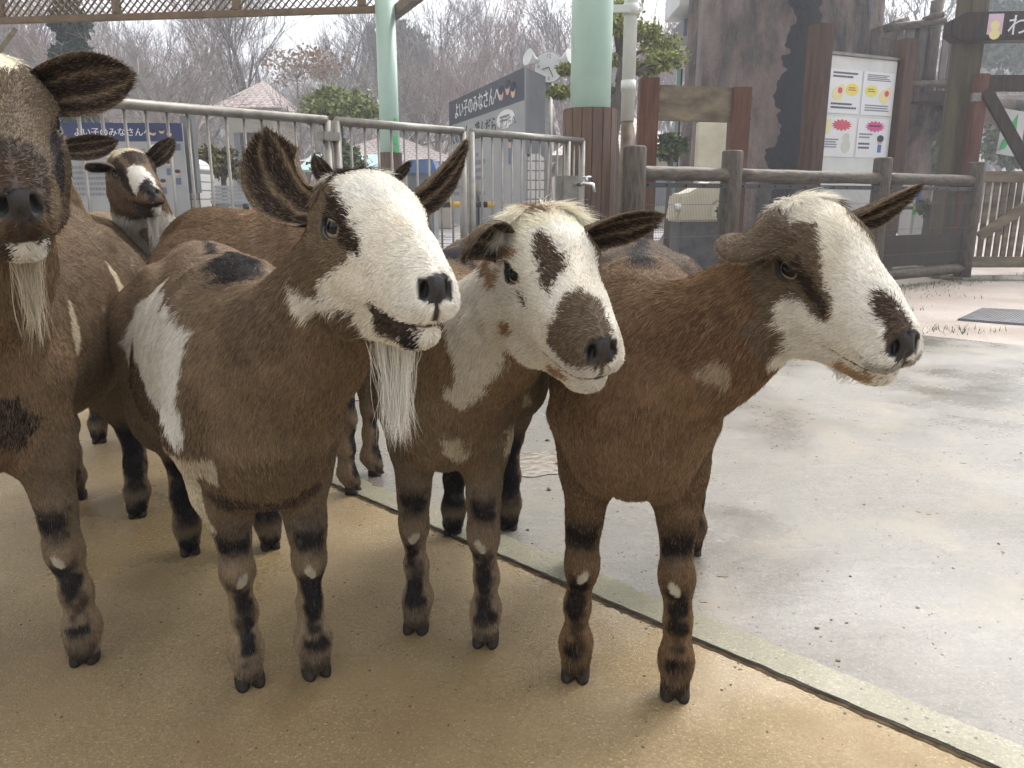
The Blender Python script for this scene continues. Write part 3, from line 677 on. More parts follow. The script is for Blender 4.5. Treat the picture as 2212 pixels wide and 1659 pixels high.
barrier(Vector((at(850, 442, 9.5).x, 9.5, at(850, 442, 9.5).z)), Vector((at(1290, 446, 9.75).x, 9.75, at(850, 442, 9.5).z)), .035, 'long black and yellow bar under the beige drum')
def bench():
    y = 9.3; a, b = at(452, 400, y), at(530, 400, y)
    t = empty('park_bench', ((a.x + b.x) / 2, y, 0), 0, 'grey slatted bench facing away behind the railing', 'bench')
    zt, zs = a.z, at(490, 440, y).z
    for i in range(5):
        z = zs + (zt - zs) * (i + .5) / 5
        mb = MB(); mb.box(((a.x + b.x) / 2, y + .06 * i / 5, z), (b.x - a.x, .025, (zt - zs) / 5 * .82)); mb.build('back_slat', M_GREYSEAT, t, bevel=.004)
    mb = MB(); mb.box(((a.x + b.x) / 2, y + .25, zs - .02), (b.x - a.x, .42, .03)); mb.build('seat', M_GREYSEAT, t, bevel=.004)
    for x in (a.x + .03, b.x - .03):
        mb = MB(); mb.box((x, y + .2, zs / 2), (.04, .4, zs)); mb.build('leg', M_BLACK, t)
    x = at(545, 420, y).x
    mb = MB(); mb.prism([(x - .06, y, zs), (x + .10, y, zt), (x + .14, y, zt), (x + .05, y, zs - .1)], (0, 0, 0), (0, .5, 0)); mb.build('arm_panel', M_GREYBOX, t, bevel=.006)
bench()
def drum():
    y = 10.4; a, b = at(1000, 408, y), at(1112, 408, y); r = (at(1000, 385, y).z - at(1000, 432, y).z) / 2
    z = at(1000, 408, y).z
    t = empty('concrete_drum', ((a.x + b.x) / 2, y, 0), 0, 'beige concrete drum lying behind the angled sign', 'drum')
    mb = MB(); mb.tube([(a.x, y, z), (a.x + .03, y, z), (b.x - .03, y, z), (b.x, y, z)], [r * .93, r, r, r * .93], 30); mb.build('barrel', mat('beige concrete', (.26, .22, .16), (.38, .33, .25), 6, (.5, .7)), t)
    mb = MB()
    for x in (a.x + .15, b.x - .15): mb.box((x, y, (z - r) / 2 + .02), (.10, .4, z - r + .05))
    mb.build('cradle', M_GREYBOX, t)
drum()
# the two lettered boards
M_NAVY2 = mat('bleached navy print', (.040, .044, .065), (.055, .06, .085), 3, (.35, .5))
M_FADEB = mat('faded blue print', (.085, .11, .19), (.11, .14, .22), 5); M_FADER = mat('faded red print', (.28, .11, .11), (.33, .14, .14), 5)
def rules_board(tl, tr_, zbot, label, tile_side, big):
    B = Board(tl, tr_); W = B.w; H = tl.z - zbot
    t = empty('rules_board', (*B.p(W / 2, 0)[:2], 0), 0, label, 'sign', 'lettered park boards for children')
    mb = MB(); B.rect(mb, 0, 0, W, H, -.03, 0); mb.build('panel', M_PANEL, t)
    hd = H * .19
    mb = MB(); B.rect(mb, 0, 0, W, hd, 0, .004); hb = mb.build('header', M_NAVY if big == 1 else M_NAVY2, t)
    sz = W * .072
    text_mesh('よい子のみなさんへ', sz, B.p(W * .10, hd * .5 + sz * .36, .006), B.x, B.z, M_PAPER, hb)
    for tx, ax in (('たのしく', .03), ('遊んだら', .41)): text_mesh(tx, sz * 1.0, B.p(W * ax, hd + H * .15, .004), B.x, B.z, M_INK, t)
    for i_, tx in enumerate(('おうちへ',)): text_mesh(tx, sz * .62, B.p(W * .74, hd + H * (.13 + .085 * i_), .004), B.x, B.z, M_TEXTG, t)
    B.text_rows(t, M_TEXTG, W * .05, hd + H * .26, W * .5, H * .34, 6, 0, .004, 3)
    for fx, fy in ((.76, .10), (.83, .08), (.89, .11), (.86, .42), (.72, .47), (.93, .52), (.80, .62), (.66, .66))[:8 if big == 1 else 4]:
        mb = MB(); B.blob(mb, W * fx, H * fy, W * .022, W * .024, .004, .008, 14); f_ = mb.build('painted_face', M_SKINP, t)
        mb = MB(); B.blob(mb, W * fx, H * fy - W * .012, W * .024, W * .016, .008, .010, 14); mb.build('painted_hair', M_INK, f_)
    for fx, fy in ((.86, .50), (.72, .55), (.93, .60), (.80, .70), (.66, .74), (.95, .24))[:6 if big == 1 else 1]:
        mb = MB(); B.rect(mb, W * fx - W * .022, H * fy - W * .02, W * fx + W * .022, H * fy + W * .035, 0, .004); mb.build('painted_clothes', M_FADEB if fx != .72 else M_FADER, t)
    mb = MB(); B.blob(mb, W * .80, H * .27, W * .10, H * .06, 0, .003, 24); mb.build('speech_bubble', M_PAPER, t)
    B.text_rows(t, M_TEXTG, W * .74, H * .245, W * .12, H * .05, 2, .003, .006, 8)
    mb = MB()
    for a_ in (.15, .85): c = B.p(W * a_, 0, -.06); mb.box((c.x, c.y, tl.z / 2), (.07, .05, tl.z), math.atan2(B.x.y, B.x.x))
    mb.build('leg', M_STEEL, t)
    return B, t
def tiled_pillar(c, rz, w_, d_, ht, label):
    t = empty('tiled_pillar', c, rz, label, 'pillar', 'white tiled pillars')
    mb = MB(); n_ = 10
    out = [(-w_ / 2, 0, 0), (-w_ / 2, 0, ht - w_ / 2)] + [(-w_ / 2 * math.cos(math.pi * i / n_), 0, ht - w_ / 2 + w_ / 2 * math.sin(math.pi * i / n_)) for i in range(1, n_)] + [(w_ / 2, 0, ht - w_ / 2), (w_ / 2, 0, 0)]
    mb.prism(out, (0, 0, 0), (0, d_, 0)); mb.build('tiles', M_TILE, t, base=(0, 0, 0))
y_ = 9.0
tl, tr_ = at(130, 265, y_), at(392, 265, y_ + .05); tr_.z = tl.z
rules_board(tl, tr_, at(260, 470, y_).z, 'faded board with a navy header, seen square on behind the railing', True, 1)
q = at(397, 340, y_ + .5)
tiled_pillar((q.x, y_ + .35, 0), 0, .42, .5, q.z, 'white tiled pillar with a rounded top beside the square-on board')
mb = MB(); p = at(402, 265, y_ + .2); mb.box((p.x, y_ + .25, p.z - .35), (.13, .12, .85)); o = mb.build('sign_box', M_GREYBOX, base=(p.x, y_ + .25, p.z - .78)); tag(o, 'narrow grey metal box at the end of the square-on board', 'box')
tl, tr_ = at(970, 218, 11.6), at(1133, 150, 8.6)
zt2 = (tl.z + tr_.z) / 2; tl.z = tr_.z = zt2
B2, t2 = rules_board(tl, tr_, .45, 'faded board with a navy header, seen at a steep angle beside the clock', False, 2)
bx = B2.p(B2.w, 0) + Vector((.02, .0, 0)); x2 = at(1180, 200, 8.75).x
mb = MB(); zb2 = at(1158, 332, 8.7).z
mb.prism([(bx.x, bx.y, zt2), (x2, bx.y + .35, zt2 - .04), (x2, bx.y + .35, zb2 - .06), (bx.x, bx.y, zb2)], (0, 0, 0), (.0, .8, 0)); o = mb.build('sign_box', M_GREYBOX, base=(bx.x, bx.y, zb2)); tag(o, 'dark grey metal box behind the edge of the steeply angled board', 'box')
tiled_pillar(((bx.x + x2) / 2, bx.y + .05, 0), R(14), x2 - bx.x, .6, zb2 - .0, 'white tiled pillar under the dark grey box')
def clock():
    y = 15.; c = at(1185, 146, y); r = (at(1218, 146, y).x - at(1152, 146, y).x) / 2 * .93
    t = empty('clock_post', (c.x, y, 0), 0, 'round white clock with two horn speakers on a grey post', 'clock')
    mb = MB(); mb.tube([(c.x, y - .05, c.z), (c.x, y + .05, c.z)], r, 36); di = mb.build('dial', M_WHITE, t)
    mb = MB(); n_ = 36; mb.tube([(c.x + math.cos(2 * math.pi * i / n_) * r, y - .03, c.z + math.sin(2 * math.pi * i / n_) * r) for i in range(n_ + 1)], .018, 8, caps=False); mb.build('bezel', M_GREYBOX, di)
    for k in range(12):
        a = math.pi / 2 - 2 * math.pi * k / 12
        if k % 3 == 0: text_mesh('12 3 6 9'.split()[k // 3], r * .36, (c.x + math.cos(a) * r * .72, y - .054, c.z + math.sin(a) * r * .72 - r * .12), (1, 0, 0), (0, 0, 1), M_TEXTG, di, 'numeral', align='CENTER')
    for a, ln, w_ in ((R(-65), .72, .025), (R(200), .5, .035)):
        mb = MB(); mb.bar((c.x, y - .06, c.z), (c.x + math.cos(a) * r * ln, y - .06, c.z + math.sin(a) * r * ln), .012, w_, up=(0, 1, 0)); mb.build('hand', M_INK, di)
    mb = MB(); mb.tube([(c.x, y + .1, 0), (c.x, y + .1, c.z - r * .6)], .09, 16); mb.build('post', M_STEEL, t)
    for s in (-1, 1):
        mb = MB(); q = Vector((c.x + s * r * .95, y - .05, c.z + r * .45)); d = Vector((s * .8, -.5, .25)).normalized(); mb.tube([q - d * .06, q + d * .02, q + d * .17], [.05, .06, .15], 18); mb.build('horn_speaker', M_WHITE, t)
clock()
def canopy_post():
    y = 14.2; a, b = at(1468, 12, y), at(1512, 12, y)
    t = empty('kiosk', (a.x, y, 0), 0, 'kiosk corner with a white canopy on a pale green post', 'kiosk')
    p = at(1468, 60, y)
    mb = MB(); mb.box((p.x + .02, y, 1.6), (.07, .07, 3.2)); mb.build('post', M_GREEN, t, bevel=.004)
    z0 = at(1480, 22, y).z
    mb = MB(); mb.box((p.x + .75, y + .5, z0 + .22), (1.6, 1.3, .36)); mb.build('canopy', M_WHITE, t, bevel=.01)
    z1 = at(1490, 60, y).z
    mb = MB(); mb.box((p.x + .8, y + .6, (z0 + z1) / 2 - .1), (1.4, .9, z0 - z1)); mb.build('shutter_box', M_GREYBOX, t)
    mb = MB(); mb.box((p.x + .07, y + .05, 1.5), (.05, .05, 3.0)); mb.build('inner_post', M_BLACK, t)
canopy_post()
# floor grate, droppings, grass, puddle
def grate():
    c = [atz(2068, 692, -.028), atz(2120, 668, -.028), atz(2290, 676, -.028), atz(2250, 706, -.028)]
    t = empty('floor_grate', c[0], 0, 'dark steel grate lying on the grit', 'grate')
    mb = MB(); mb.prism(c, (0, 0, 0), (0, 0, .006)); mb.build('plate', M_GREYBOX, t)
    mb = MB()
    for i in range(26):
        f = (i + .5) / 26; mb.bar(c[0].lerp(c[3], f) + Vector((0, 0, .010)), c[1].lerp(c[2], f) + Vector((0, 0, .010)), .012, .008)
    for i in range(14):
        f = (i + .5) / 14; mb.bar(c[0].lerp(c[1], f) + Vector((0, 0, .009)), c[3].lerp(c[2], f) + Vector((0, 0, .009)), .008, .006)
    mb.build('bars', mat('grate steel', (.07, .075, .08), (.13, .135, .14), 9, (.3, .5), metal=.5), t)
grate()
def crumbs():
    """droppings and grit on the slab"""
    rg = np.random.default_rng(21); V = []; F = []
    def lump(x, y, z, r, fl):
        a = rg.uniform(0, 6.28); n_ = 7; b0 = len(V)
        for zz, k in ((0, .85), (.55, 1.), (1., .45)):
            for i in range(n_):
                t = 2 * math.pi * i / n_; rr = r * k * rg.uniform(.8, 1.2)
                X, Y = rr * 1.5 * math.cos(t), rr * math.sin(t)
                V.append((x + X * math.cos(a) - Y * math.sin(a), y + X * math.sin(a) + Y * math.cos(a), z + zz * r * fl))
        for j in range(2):
            for i in range(n_): F.append((b0 + j * n_ + i, b0 + j * n_ + (i + 1) % n_, b0 + (j + 1) * n_ + (i + 1) % n_, b0 + (j + 1) * n_ + i))
        F.append(tuple(b0 + 2 * n_ + i for i in range(n_)))
    for u, v in ((1186, 1058), (1205, 1003), (1182, 952)): p = atz(u, v, .004); lump(p.x, p.y, .004, .006, 1.1)
    for _ in range(3200):
        s, t = rg.uniform(-1.2, 3.8), .02 + 3.2 * rg.random() ** 1.6
        p = J(s, t); lump(p[0], p[1], .004, rg.choice([.0010, .0016, .0023, .0034], p=[.50, .34, .13, .03]), rg.uniform(.4, .9))
    for _ in range(900):
        p = J(rg.uniform(-1., 3.), -abs(rg.normal(0, .012))); lump(p[0], p[1], -.001, rg.choice([.0010, .0018, .0028], p=[.5, .35, .15]), .7)
    for _ in range(900):
        s, t = rg.uniform(-1.2, 1.8), -rg.uniform(.02, 1.2); p = J(s, t); lump(p[0], p[1], 0, rg.choice([.0009, .0014, .002], p=[.6, .3, .1]), .8)
    return V, F
V_, F_ = crumbs()
bm = bmesh.new(); vv = [bm.verts.new(x) for x in V_]
for q in F_: bm.faces.new([vv[i] for i in q])
me = bpy.data.meshes.new('grit'); bm.to_mesh(me); bm.free(); me.materials.append(mat('dark droppings', (.05, .034, .014), (.16, .115, .05), 60, (.5, .8)))
o = link(bpy.data.objects.new('grit', me)); tag(o, 'loose grit and droppings scattered over the wet concrete', 'grit', kind='stuff')
def dung_patches():
    rg = np.random.default_rng(5); mb = MB()
    for u, v in [(1700, 905), (1800, 880), (1850, 908), (1640, 878), (1730, 862), (1560, 1244), (1520, 1300), (1755, 905), (1985, 1105), (2005, 1110), (1900, 950), (2130, 960), (2080, 1000), (1900, 1075), (1690, 925), (1660, 900)]:
        p = atz(u, v, .0045); r = rg.uniform(.003, .009); n_ = 11
        mb.prism([(p.x + math.cos(t) * r * rg.uniform(.6, 1.8), p.y + math.sin(t) * r * rg.uniform(.5, 1), .0042) for t in np.linspace(0, 6.28, n_, endpoint=False)], (0, 0, 0), (0, 0, .0008))
    o = mb.build('dung_smears', mat('ochre dung', (.10, .065, .018), (.17, .12, .04), 50, (.25, .5))); tag(o, 'ochre dung smears on the wet concrete', 'dung', kind='stuff')
dung_patches()
def grass():
    rg = np.random.default_rng(9); V = []; F = []
    def blade(x, y, h):
        b0 = len(V); a = rg.uniform(0, 6.28); w_ = .0035; lx, ly = rg.normal(0, .4, 2) * h
        V.extend([(x - math.cos(a) * w_, y - math.sin(a) * w_, -.03), (x + math.cos(a) * w_, y + math.sin(a) * w_, -.03), (x + lx * .5, y + ly * .5, h * .6 - .03), (x + lx, y + ly, h - .03)])
        F.append((b0, b0 + 1, b0 + 2)); F.append((b0 + 1, b0 + 3, b0 + 2))
    for _ in range(1800):
        s = rg.uniform(-.5, FSs[3] + 2.5); off = abs(rg.normal(0, .16)) + .02; dens = .5 + .5 * math.sin(s * 3.1) * math.sin(s * 1.3 + 1)
        if rg.random() > dens: continue
        p = FA + FD * s + FNRM * off; blade(p.x, p.y, rg.uniform(.012, .045))
    for u, v, k, sp in ((1985, 715, 30, .10), (2060, 716, 60, .14), (1960, 668, 20, .12), (2030, 640, 20, .2)):
        p = atz(u, v, -.03)
        for _ in range(k): blade(p.x + rg.normal(0, sp), p.y + rg.normal(0, sp * .5), rg.uniform(.015, .05))
    m = mat('grass blades', (.06, .10, .02), (.14, .20, .05), 3, (.5, .7))
    bm = bmesh.new(); vv = [bm.verts.new(x) for x in V]
    for q in F: bm.faces.new([vv[i] for i in q])
    me = bpy.data.meshes.new('grass'); bm.to_mesh(me); bm.free(); me.materials.append(m)
    o = link(bpy.data.objects.new('grass', me)); tag(o, 'thin grass along the foot of the log fence', 'grass', kind='stuff')
grass()
def water():
    m, n, l, b = nodes_of('still water'); b.inputs['Base Color'].default_value = (.16, .13, .09, 1); b.inputs['Roughness'].default_value = .03; b.inputs['Specular IOR Level'].default_value = .8
    nz = n.new('ShaderNodeTexNoise'); nz.inputs['Scale'].default_value = 40; nz.inputs['Detail'].default_value = 3
    tc = n.new('ShaderNodeTexCoord'); l.new(tc.outputs['Object'], nz.inputs['Vector'])
    bp = n.new('ShaderNodeBump'); bp.inputs['Strength'].default_value = .16; bp.inputs['Distance'].default_value = .01; l.new(nz.outputs['Fac'], bp.inputs['Height']); l.new(bp.outputs[0], b.inputs['Normal'])
    rg = np.random.default_rng(2); mb = MB()
    for (u, v, rx, ry) in ((1165, 1000, .11, .10), (800, 850, .16, .12), (2150, 594, .8, .25)):
        p = atz(u, v, .006); n_ = 40; ph = rg.uniform(0, 6, 4)
        z = .0065 if v > 700 else -.022
        mb.hull([(p.x + math.cos(t) * rx * (1 + .22 * math.sin(3 * t + ph[0]) + .14 * math.sin(7 * t + ph[1])), p.y + math.sin(t) * ry * (1 + .2 * math.sin(2 * t + ph[2]) + .12 * math.sin(6 * t + ph[3])), z) for t in np.linspace(0, 6.283, n_, endpoint=False)], [tuple(range(n_))])
    o = mb.build('puddle_water', m); tag(o, kind='structure'); o.name = 'water'
water()
# blue sheeted stall and tiled pavilions
def house(name, x0, x1, y0, y1, zw, zr, label, cat, blue=False):
    c = Vector(((x0 + x1) / 2, (y0 + y1) / 2, 0))
    t = empty(name, c, 0, label, cat)
    mb = MB(); mb.box((c.x, c.y, zw / 2), (x1 - x0 - .8, y1 - y0 - .8, zw)); mb.build('wall', mat('cream render', (.32, .28, .2), (.42, .37, .28), 1.5, (.6, .8)) if 'cream render' not in bpy.data.materials else bpy.data.materials['cream render'], t)
    mb = MB(); rx = min((x1 - x0) / 2, (y1 - y0) / 2) * .95
    a, b = Vector((x0 + rx, c.y, zr)), Vector((x1 - rx, c.y, zr))
    if b.x < a.x: a.x = b.x = c.x
    P = [Vector((x0, y0, zw)), Vector((x1, y0, zw)), Vector((x1, y1, zw)), Vector((x0, y1, zw)), a, b + Vector((.001, 0, 0))]
    mb.hull(P, [(0, 1, 5, 4), (1, 2, 5), (2, 3, 4, 5), (3, 0, 4), (0, 3, 2, 1)]); mb.build('roof', M_ROOF, t)
    for wx in np.linspace(x0 + 1., x1 - 1., max(2, int((x1 - x0) / 2.2))):
        mb = MB(); mb.box((wx, y0 + .39, zw * .55), (.9, .04, zw * .5)); w_ = mb.build('window', M_GREYBOX, t)
P_ = at(527, 183, 27); Q_ = at(527, 232, 25)
house('pavilion', at(452, 230, 25).x, at(606, 230, 25).x, 25, 29, Q_.z, P_.z + .1, 'small pavilion with a hipped clay tile roof among the bare trees', 'pavilion')
house('long_hall', at(640, 345, 22).x, at(1000, 345, 22).x, 22, 26.5, at(800, 348, 22).z, at(800, 292, 24).z, 'long low hall with a pale clay tile roof behind the far column', 'building')
house('corner_house', at(1186, 330, 23).x, at(1520, 330, 23).x, 23, 27.5, at(1460, 335, 23).z, at(1460, 236, 25).z, 'clay tiled house half hidden behind the thick column and the downpipe', 'building')
def stall():
    y = 15.5; a, b = at(868, 362, y), at(945, 362, y); z0, z1 = at(900, 376, y).z, at(900, 346, y).z
    t = empty('covered_stall', ((a.x + b.x) / 2, y, 0), 0, 'low stall under a bright blue sheet beyond the railing', 'stall')
    mb = MB(); mb.prism([(a.x, y, z0), (a.x + .1, y, z1), (b.x - .1, y, z1 + .03), (b.x, y, z0)], (0, 0, 0), (0, 1.2, 0)); mb.build('blue_sheet', mat('blue sheet', (.05, .11, .26), (.07, .15, .32), 4, (.3, .5)), t, bevel=.02)
    mb = MB(); mb.box(((a.x + b.x) / 2, y + .6, z0 / 2), (b.x - a.x - .2, 1.0, z0)); mb.build('counter', M_GREYBOX, t)
    y = 17.; a, b = at(640, 362, y), at(860, 362, y); z0, z1 = at(700, 372, y).z, at(700, 352, y).z
    t = empty('market_awning', ((a.x + b.x) / 2, y, 0), 0, 'long pale turquoise awning on thin posts beyond the railing', 'awning')
    mb = MB(); mb.prism([(a.x, y, z0), (a.x, y, z0 + .05), (a.x + .0, y + 1.4, z1 + .25), (a.x, y + 1.4, z1 + .2)], (0, 0, 0), (b.x - a.x, 0, 0)); mb.build('cloth', mat('turquoise cloth', (.24, .34, .33), (.30, .41, .40), 3, (.5, .7)), t)
    for x in np.linspace(a.x + .1, b.x - .1, 4): mb = MB(); mb.tube([(x, y + .1, 0), (x, y + .1, z0 + .02)], .03, 8); mb.build('post', M_STEEL, t)
stall()

# ---------------------------------------------------------------- trees
def twig_mat(name, c1, c2): return mat(name, c1, c2, 3, (.6, .8))
def bare_tree(seed, h, spread=.55, upright=.5, levels=5, lean=0., start=.18, thick=.022, fine=1.):
    """trunk and limbs as one branching mesh (two islands of detail: trunk, crown)"""
    rg = random.Random(seed); T = MB(); C = MB()
    def grow(p, d, L, r, lv, mbx):
        n_ = 4 if lv < 2 else 3; pts = [p]; q = p.copy(); dd = d.copy()
        for i in range(n_):
            dd = (dd + Vector((rg.gauss(0, .16), rg.gauss(0, .16), rg.gauss(0, .10) + (.07 * upright if lv else .02)))).normalized()
            q = q + dd * (L / n_); pts.append(q.copy())
        rad = [r * (1 - .5 * i / n_) for i in range(n_ + 1)]
        mbx.tube(pts, rad, 8 if lv == 0 else (5 if lv < 2 else 3), caps=False)
        if lv >= levels: return
        kids = rg.choice([4, 5]) if lv == 0 else rg.choice([3, 4, 4]) if lv < levels - 1 else rg.choice([3, 4])
        for k in range(kids):
            f = start + (1 - start) * (k + rg.uniform(.2, .9)) / kids if lv == 0 else rg.uniform(.25, 1)
            i = min(int(f * n_), n_ - 1); b = pts[i].lerp(pts[i + 1], f * n_ - i)
            a = rg.uniform(0, 2 * math.pi); tilt = spread * rg.uniform(.7, 1.3)
            ax = dd.cross(Vector((math.cos(a), math.sin(a), .2))); ax = ax.normalized() if ax.length > .01 else Vector((1, 0, 0))
            nd = (Matrix.Rotation(tilt, 3, ax) @ ((pts[i + 1] - pts[i]).normalized()) + Vector((0, 0, .18 * upright))).normalized()
            grow(b, nd, L * rg.uniform(.52, .74) * (1.15 if lv == 0 else 1), max(r * (1 - .5 * f) * .55, .0045 * fine), lv + 1, C)
        if lv > 0: return
        grow(pts[-1], dd, L * .55, r * .5, 1, C)
    grow(Vector((0, 0, 0)), Vector((lean, 0, 1)).normalized(), h * .5, h * thick, 0, T)
    return T, C
def leafy(center_fn, n, size, seed, squash=1.):
    """leaf sized quads through a crown's volume; center_fn(rng) gives a leaf clump point"""
    rg = np.random.default_rng(seed)
    P = np.array([center_fn(rg) for _ in range(n)])
    d = unit(rg.normal(0, 1, (n, 3))); e = unit(np.cross(d, rg.normal(0, 1, (n, 3)))); s = size * rg.uniform(.6, 1.3, (n, 1))
    V = np.stack([P - d * s * .2, P + e * s * .38 + d * s * .3, P + d * s, P - e * s * .38 + d * s * .3], 1).reshape(-1, 3)
    return V, np.arange(n * 4).reshape(n, 4)
def leaf_mat(name, c1, c2, c3):
    m, n, l, b = nodes_of(name)
    gi = n.new('ShaderNodeNewGeometry'); cr = n.new('ShaderNodeValToRGB'); e = cr.color_ramp.elements
    e[0].color = (*c1, 1); e[1].color = (*c3, 1); k = e.new(.5); k.color = (*c2, 1)
    l.new(gi.outputs['Random Per Island'], cr.inputs['Fac']); l.new(cr.outputs['Color'], b.inputs['Base Color']); b.inputs['Roughness'].default_value = .8; b.inputs['Specular IOR Level'].default_value = .12
    return m
TREES = []
def plant(name, loc, label, group, parts, rz=0., sc=1.):
    t = empty(name, loc, rz, label, 'tree', group); t.scale = (sc, sc, sc)
    for nm, me in parts: link(bpy.data.objects.new(nm, me), t)
    return t
def meshes_of(T, C, m):
    out = []
    for nm, mb in (('trunk', T), ('crown', C)):
        me = bpy.data.meshes.new(nm); mb.bm.to_mesh(me); mb.bm.free(); me.materials.append(m); out.append((nm, me))
    return out
M_BARK = twig_mat('pale grey bark', (.17, .145, .125), (.30, .26, .225)); M_BARKR = twig_mat('reddish twigs', (.20, .148, .13), (.32, .245, .22)); M_BARKD = twig_mat('dark bark', (.07, .06, .05), (.13, .11, .095))
KIND = {
 'vase': meshes_of(*bare_tree(3, 6.0, .34, 1.0, 5, start=.22, thick=.017), M_BARKR),
 'wide': meshes_of(*bare_tree(5, 5.2, .85, .25, 5, start=.2, thick=.024), M_BARK),
 'red': meshes_of(*bare_tree(8, 6.0, .6, .6, 5, thick=.020), M_BARKR),
 'grey': meshes_of(*bare_tree(12, 8.0, .55, .6, 5, thick=.020, fine=2.), M_BARK),
 'tall': meshes_of(*bare_tree(17, 10.0, .45, .8, 5, thick=.016, fine=2.), M_BARKD)}
G_BARE = 'bare winter trees beyond the plaza'
def tree_at(kind, u, y, sc, label, rz=0., group=G_BARE):
    p = at(u, 300, y); plant('bare_tree', (p.x, y, hill_z(p.x, y) - .05), label, group, KIND[kind], rz, sc)
tree_at('vase', 1012, 19.5, 1.05, 'bare reddish tree with upright branches above the angled board', .4)
tree_at('wide', 470, 17.5, .95, 'pale bare tree with long arching limbs in front of the pavilion', 0)
tree_at('wide', 300, 20.5, 1.05, 'pale spreading bare tree above the square-on board', 2.1)
tree_at('wide', 620, 23.5, 1.0, 'pale bare tree right of the pavilion, above the round shrub', 3.6)
tree_at('red', 385, 27, 1.15, 'dense reddish bare tree left of the pavilion roof', 1.)
tree_at('red', 1120, 24, 1.0, 'reddish bare tree behind the clock', 2.)
tree_at('vase', 1395, 17, .95, 'bare upright tree behind the downpipe', 1.1)
tree_at('red', 925, 26, .9, 'low reddish bare tree right of the far column', 4.)
lab_far = 'hazy bare tree among the woods on the rise behind the plaza'
G_FAR = 'hazy bare trees on the wooded rise'
rf = random.Random(31)
for i in range(150):
    y = 33 + (i % 6) * 6 + rf.uniform(-3, 3); u = -400 + 3000 * ((i * .618) % 1)
    if 1500 < u < 1900: continue
    kd = rf.choice(['grey', 'grey', 'tall', 'tall', 'red'])
    tree_at(kd, u, y, rf.uniform(.85, 1.2) * (1.25 if kd == 'red' else 1) * (.8 if 380 < u < 560 or 900 < u < 1150 else 1), lab_far, rf.uniform(0, 6.28), G_FAR)
lab_mid = 'leafless tree in the tangle of trees behind the pavilion and the halls'
for i in range(17):
    u = 60 + 1400 * ((i * .382 + .1) % 1); kd = ('red', 'wide', 'red', 'vase', 'wide')[i % 5]
    if 460 < u < 600 or 960 < u < 1060: continue
    tree_at(kd, u, 24 + (i * 7 % 9) + rf.uniform(-1, 1), rf.uniform(.95, 1.25), lab_mid, rf.uniform(0, 6.28), 'leafless trees in the tangle behind the pavilion')
# evergreens
def conifer():
    y = 18.; top, bot = at(124, -170, y), at(122, 330, y); h = top.z; r = (at(182, 130, y).x - at(70, 130, y).x) / 2
    def f(rg):
        z = rg.beta(1.15, 1.3) * h; k = (1 - (z / h) ** 3) * (.75 + .25 * math.sin(z * 9)) + .05; a = rg.uniform(0, 6.28); q = math.sqrt(rg.uniform(.15, 1))
        return (math.cos(a) * r * k * q, math.sin(a) * r * k * q, z + .15)
    V, F = leafy(f, 14000, .12, 4)
    t = empty('conifer_tree', (top.x, y, 0), 0, 'dark narrow conifer rising behind the nearest goat on the left', 'tree')
    mb = MB(); mb.tube([(0, 0, 0), (0, 0, h * .8)], [.10, .03], 8); me = bpy.data.meshes.new('trunk'); mb.bm.to_mesh(me); mb.bm.free(); me.materials.append(M_BARKD); link(bpy.data.objects.new('trunk', me), t)
    mesh_obj('crown', V, F, leaf_mat('conifer needles', (.012, .028, .016), (.028, .055, .028), (.055, .09, .045)), t, smooth=False)
conifer()
def clumpy(n_c, R3, seed):
    rg = np.random.default_rng(seed); c = unit(rg.normal(0, 1, (n_c, 3))) * rg.uniform(.45, .95, (n_c, 1)) * R3
    def f(r): k = c[r.integers(n_c)]; return k + r.normal(0, .17, 3) * np.array(R3)
    return f
M_SHRUB = leaf_mat('yellow green leaves', (.10, .13, .04), (.21, .24, .085), (.34, .36, .15))
def shrub(u, vc, y, ru, rv, label, name='round_shrub', m=M_SHRUB, n=5200, sz=.07, seed=1, cat='shrub'):
    c = at(u, vc, y); rx = at(u + ru, vc, y).x - c.x; rz_ = at(u, vc - rv, y).z - c.z
    t = empty(name, (c.x, y, 0), 0, label, cat)
    V, F = leafy(clumpy(26, np.array([rx, rx, rz_]) * .9, seed), n, sz, seed)
    V = V + np.array([0, 0, c.z])
    mb = MB(); rg = random.Random(seed)
    mb.tube([(0, 0, 0), (0, 0, max(c.z - rz_ * .2, .2))], [.05, .035], 8)
    for k in range(7):
        a = 2 * math.pi * k / 7; mb.tube([(0, 0, max(c.z - rz_ * .6, .1)), (math.cos(a) * rx * .4, math.sin(a) * rx * .4, c.z), (math.cos(a) * rx * .7, math.sin(a) * rx * .7, c.z + rz_ * .4)], [.03, .018, .008], 5)
    me = bpy.data.meshes.new('trunk'); mb.bm.to_mesh(me); mb.bm.free(); me.materials.append(M_BARKD); link(bpy.data.objects.new('trunk', me), t)
    mesh_obj('crown', V, F, m, t, smooth=False)
shrub(735, 235, 14.5, 88, 48, 'rounded yellow green shrub on a stem behind the railing, left of the far column', seed=3, n=6500)
M_DGREEN = leaf_mat('deep green leaves', (.03, .05, .018), (.08, .11, .04), (.16, .19, .07))
shrub(730, 350, 13.5, 60, 50, 'low green bush under the rounded shrub', 'green_bush', M_DGREEN, 3000, .07, 4)
shrub(480, 355, 11.5, 70, 35, 'dull olive bush behind the grey bench', 'olive_bush', leaf_mat('olive leaves', (.05, .045, .02), (.12, .11, .05), (.20, .18, .08)), 2600, .06, 5)
shrub(1450, 320, 10.2, 34, 36, 'small bright bush under the kiosk post', 'small_bush', M_DGREEN, 1800, .05, 6)
shrub(2005, 448, 9.6, 26, 20, 'dark low bush in front of the white stand, behind the mesh', 'low_bush', M_DGREEN, 1200, .04, 7)
